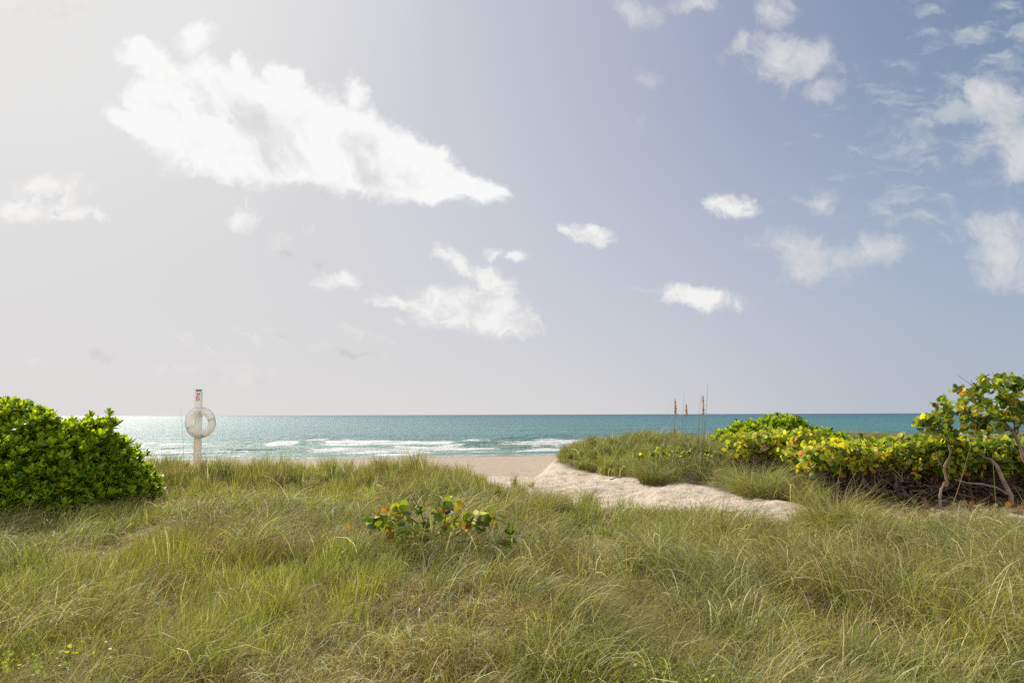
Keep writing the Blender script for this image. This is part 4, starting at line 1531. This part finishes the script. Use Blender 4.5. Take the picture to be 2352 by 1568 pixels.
def scatter(rs, x0, x1, y0, y1, dens):
    n = int((x1 - x0) * (y1 - y0) * dens)
    return x0 + (x1 - x0) * rs.rand(n), y0 + (y1 - y0) * rs.rand(n)


def foreground_grass():
    rs = RS(12)
    Vs, Fs, Cs, off = [], [], [], 0
    total = 0
    for (y0, y1, dens, per, ws) in ((1.9, 4.2, 42, 76, 1.10), (4.2, 7.0, 40, 68, 1.25), (7.0, 10.5, 33, 58, 1.4), (10.5, 15.0, 25, 50, 1.8), (15.0, 22.0, 20, 42, 2.4)):
        hw = 0.92 * y1 + 2.4
        x, y = scatter(rs, -hw, hw, y0, y1, dens)
        keep = np.abs(x) < 0.92 * y + 2.4
        pd = path_dist(x, y) + 0.55 * (fbm(x, y, 1.3, 3, 9) - 0.5)
        keep &= (pd > 0.02) | ((rs.rand(len(x)) < 0.05) & (pd > -0.9))
        keep &= ~in_shrub(x, y)
        keep &= ~((x > 2.2) & (y > 12.2))              # the mound beyond the path has its own grass
        c = crest(x)
        keep &= y < c - 0.25 + 0.5 * rs.rand(len(x))
        # thinner under the hedge front and near the beach lip
        thin = sm(x, 4.6, 6.2) * sm(y, 9.6, 10.6)
        keep &= rs.rand(len(x)) > thin * 0.76
        # gaps
        gap = fbm(x, y, 1.25, 3, 55)
        keep &= rs.rand(len(x)) < 0.62 + 0.38 * sm(gap, 0.34, 0.48)
        x, y, gap = x[keep], y[keep], gap[keep]
        # which kind grows where
        f1 = fbm(x, y, 0.50, 3, 81)
        f2 = fbm(x, y, 0.80, 3, 82)
        u = rs.rand(len(x))
        kind = np.where(u < 0.38, 0, np.where(u < 0.60, 1, np.where(u < 0.86, 2, 3)))
        kind = np.where((f1 > 0.58) & (u < 0.8), 1, kind)
        kind = np.where((f2 > 0.64) & (u < 0.6), 3, kind)
        kind = np.where((f2 < 0.38) & (u < 0.65), 2, kind)
        # right hand side: long arching; crest: stiff upright
        kind = np.where((x > 1.5) & (u < 0.55) & (y < 10.5), 0, kind)
        kind = np.where((y > 13.5) & (x < 2.0) & (u < 0.62), 4, kind)
        hs = 0.68 + 0.50 * sm(fbm(x, y, 0.7, 3, 91), 0.30, 0.72)
        hs *= 0.85 + 0.3 * rs.rand(len(x))
        hs *= np.where((x > 3.0) & (y > 5.0) & (y < 8.5), 1.12, 1.0)
        hs *= 1 - 0.35 * sm(x, 4.5, 6.5) * sm(y, 8.5, 10.0)
        hs *= np.where(kind == 4, 0.45 + 0.75 * rs.rand(len(x)) ** 2.2, 1.0) * (1 - 0.22 * sm(y, 14, 18) * (kind != 4))
        hs *= 1 + 0.28 * sm(x, -7, -4.5) * sm(x, 1.0, -0.5) * sm(y, 15, 17)
        edge = sm(path_dist(x, y), 0.0, 1.3)
        hs *= 0.80 + 0.24 * edge
        V, F, C = make_tufts(rs, x, y, kind, hs, per, np.full(len(x), ws))
        Vs.append(V); Fs.append(F + off); Cs.append(C)
        off += len(V)
        total += len(x) * per
    o = mesh('dune_grass', np.concatenate(Vs), np.concatenate(Fs), M_GRASS, None, np.concatenate(Cs) * np.array([0.89, 0.92, 0.80]), smooth=True)
    tag(o, 'dense tangled green and straw coloured grass covering the foreground dune', 'grass', kind='stuff')
    print('foreground blades', total)


def mound_grass():
    rs = RS(13)
    Vs, Fs, Cs, off = [], [], [], 0
    x, y = scatter(rs, 0.5, 27, 12.2, 31.5, 15)
    pd = path_dist(x, y) + 0.45 * (fbm(x, y, 1.3, 3, 9) - 0.5)
    keep = (pd > 0.05) & ~in_shrub(x, y) & (y < crest(x) - 0.4) & (x < 0.84 * y + 2)
    left_edge = 1.15 + 0.35 * (y - 24) * (y < 24)
    keep &= x > np.where(y > 22, 1.0 + 0.5 * (fbm(x, y, 1.5, 2, 3) - 0.5), -9)
    keep &= ~((x > 6.0) & (y < 14.2))
    keep &= rs.rand(len(x)) > 0.85 * sm(x, 8.0, 8.8) * sm(y, 19.0, 18.0)
    x, y = x[keep], y[keep]
    u = rs.rand(len(x))
    near = y < 19
    kind = np.where(u < 0.34, 4, np.where(u < 0.70, 0, np.where(u < 0.86, 1, 3)))
    kind = np.where(near & (u < 0.72), 0, kind)
    hs = 0.78 + 0.45 * sm(fbm(x, y, 0.8, 3, 92), 0.3, 0.7)
    hs *= np.where(near, 1.25, 1.0)
    hs *= 0.55 + 0.45 * sm(x, 1.0, 2.6)
    V, F, C = make_tufts(rs, x, y, kind, hs, 52, np.where(near, 1.7, 2.5))
    far = (V[:, 1] > 24.5) & (V[:, 0] > 8.5)
    C = np.where(far[:, None], C * 0.45 + np.array([0.30, 0.24, 0.10]) * 0.62, C)
    C = C * np.array([0.82, 0.88, 0.66])
    o = mesh('mound_grass', V, F, M_GRASS, None, C, smooth=True)
    tag(o, 'thick green grass on the low mound beyond the sand path', 'grass', kind='stuff')


def litter():
    """Dead round leaves and twigs on the ground under the hedge."""
    rs = RS(14)
    x, y = scatter(rs, 5.5, 14, 10.6, 16, 34)
    keep = (rs.rand(len(x)) < sm(y, 10.6, 11.8)) & (path_dist(x, y) > -2.0)
    x, y = x[keep], y[keep]
    z = ground(x, y) + 0.015 + 0.02 * rs.rand(len(x))
    C = np.stack([x, y, z], -1)
    V, F, _ = round_leaves(rs, C, rs.normal(0, 1, (len(x), 3)) * np.array([1, 1, 0.1]), 0.10, P_HEDGE, 1.6)
    pal = np.array([(0.16, 0.09, 0.05), (0.26, 0.17, 0.10), (0.34, 0.24, 0.16), (0.30, 0.12, 0.05), (0.10, 0.06, 0.04)])
    c = pal[rs.randint(0, 5, len(x))] * (0.7 + 0.5 * rs.rand(len(x), 1))
    o = mesh('leaf_litter', V, F, M_GRAPE, None, np.repeat(c, len(V) // len(x), 0), smooth=True)
    tag(o, 'brown fallen leaves on the sand under the hedge', 'leaf litter', kind='stuff')


def tussock(label, X, Y, dist, rad, h, n, seed, cols):
    """One clump of grass that can be told apart."""
    rs = RS(seed)
    c = np.array(tuple(at(X, Y, dist)))
    gz = float(ground(c[0], c[1]))
    root = empty('grass_tussock', (c[0], c[1], gz))
    tag(root, label, 'grass tussock')
    a = rs.rand(n) * 6.283
    r = rad * np.sqrt(rs.rand(n)) * 0.55
    x, y = c[0] + r * np.cos(a), c[1] + r * np.sin(a)
    k = rs.choice(len(cols), n)
    col = np.array(cols)[k] * (0.7 + 0.6 * rs.rand(n, 1))
    m = rs.rand(n, 1) * 0.6
    V, F, C = blades(rs, x, y, ground(x, y), a + rs.normal(0, 0.5, n), h * (0.5 + 0.7 * rs.rand(n)), np.abs(rs.normal(0, 0.30, n)) + 0.5 * r / rad, 1.25 * (0.3 + rs.rand(n)),
                     np.full(n, 0.0075) * (0.7 + 0.6 * rs.rand(n)) * dist / 13.0, col, col * (1 - m) + STRAW * m, 6, rs.normal(0, 0.4, n))
    mesh('blades', V, F, M_GRASS, root, C, smooth=True)


def weeds():
    rs = RS(19)
    pts = []
    for (X, Y, n, sx, sy) in ((90, 1470, 110, 0.22, 0.15), (1560, 1500, 100, 0.22, 0.15), (1440, 1250, 60, 0.25, 0.2)):
        d = 1.45 * FOC / (Y - 951)
        c = at(X, Y, d)
        if n:
            pts.append(np.stack([c.x + rs.normal(0, sx, n), c.y + rs.normal(0, sy, n), np.zeros(n)], -1))
    P = np.concatenate(pts)
    P[:, 2] = ground(P[:, 0], P[:, 1]) + rs.uniform(0.10, 0.28, len(P))
    V, F, _ = round_leaves(rs, P, rs.normal(0, 1, P.shape), 0.026, P_HEDGE, 1.2)
    c = np.array([(0.34, 0.42, 0.05)]) * (0.7 + 0.6 * rs.rand(len(P), 1))
    o = mesh('low_weeds', V, F, M_GRAPE, None, np.repeat(c, len(V) // len(P), 0), smooth=True)
    tag(o, 'small yellow green leaves of low weeds among the nearest grass', 'weeds', kind='stuff')


foreground_grass()
weeds()
mound_grass()
litter()
tussock('dark green and grey tussock at the near edge of the sand path', 1245, 1150, 12.0, 0.55, 0.60, 900, 31, [GREEN, SAGE, STRAW * .8, BROWN, OLIVE])
tussock('dense dark tussock on the far rim of the foreground grass before the beach', 1015, 1120, 15.0, 0.60, 0.62, 800, 32, [GREEN * .9, BROWN, TAN, OLIVE, SAGE])
tussock('wide drooping green tussock at the corner of the mound where the path bends behind it', 1740, 1140, 14.6, 0.75, 0.85, 1100, 33, [GREEN, SAGE, SAGE, OLIVE, STRAW * .7])
tussock('arching pale green tussock between the end of the sand path and the dark hedge', 1915, 1200, 10.6, 0.60, 0.85, 900, 34, [SAGE, GREEN, STRAW * .8, OLIVE])
tussock('tall dark green tussock low in the middle of the mound, above the widest sand', 1500, 1115, 17.3, 0.55, 0.66, 700, 35, [GREEN * .8, OLIVE * .8, BROWN, GREEN])
tussock('brown topped tussock just left of the numbered post', 415, 1085, 17.0, 0.6, 0.60, 700, 36, [OLIVE, TAN, BROWN, GREEN])
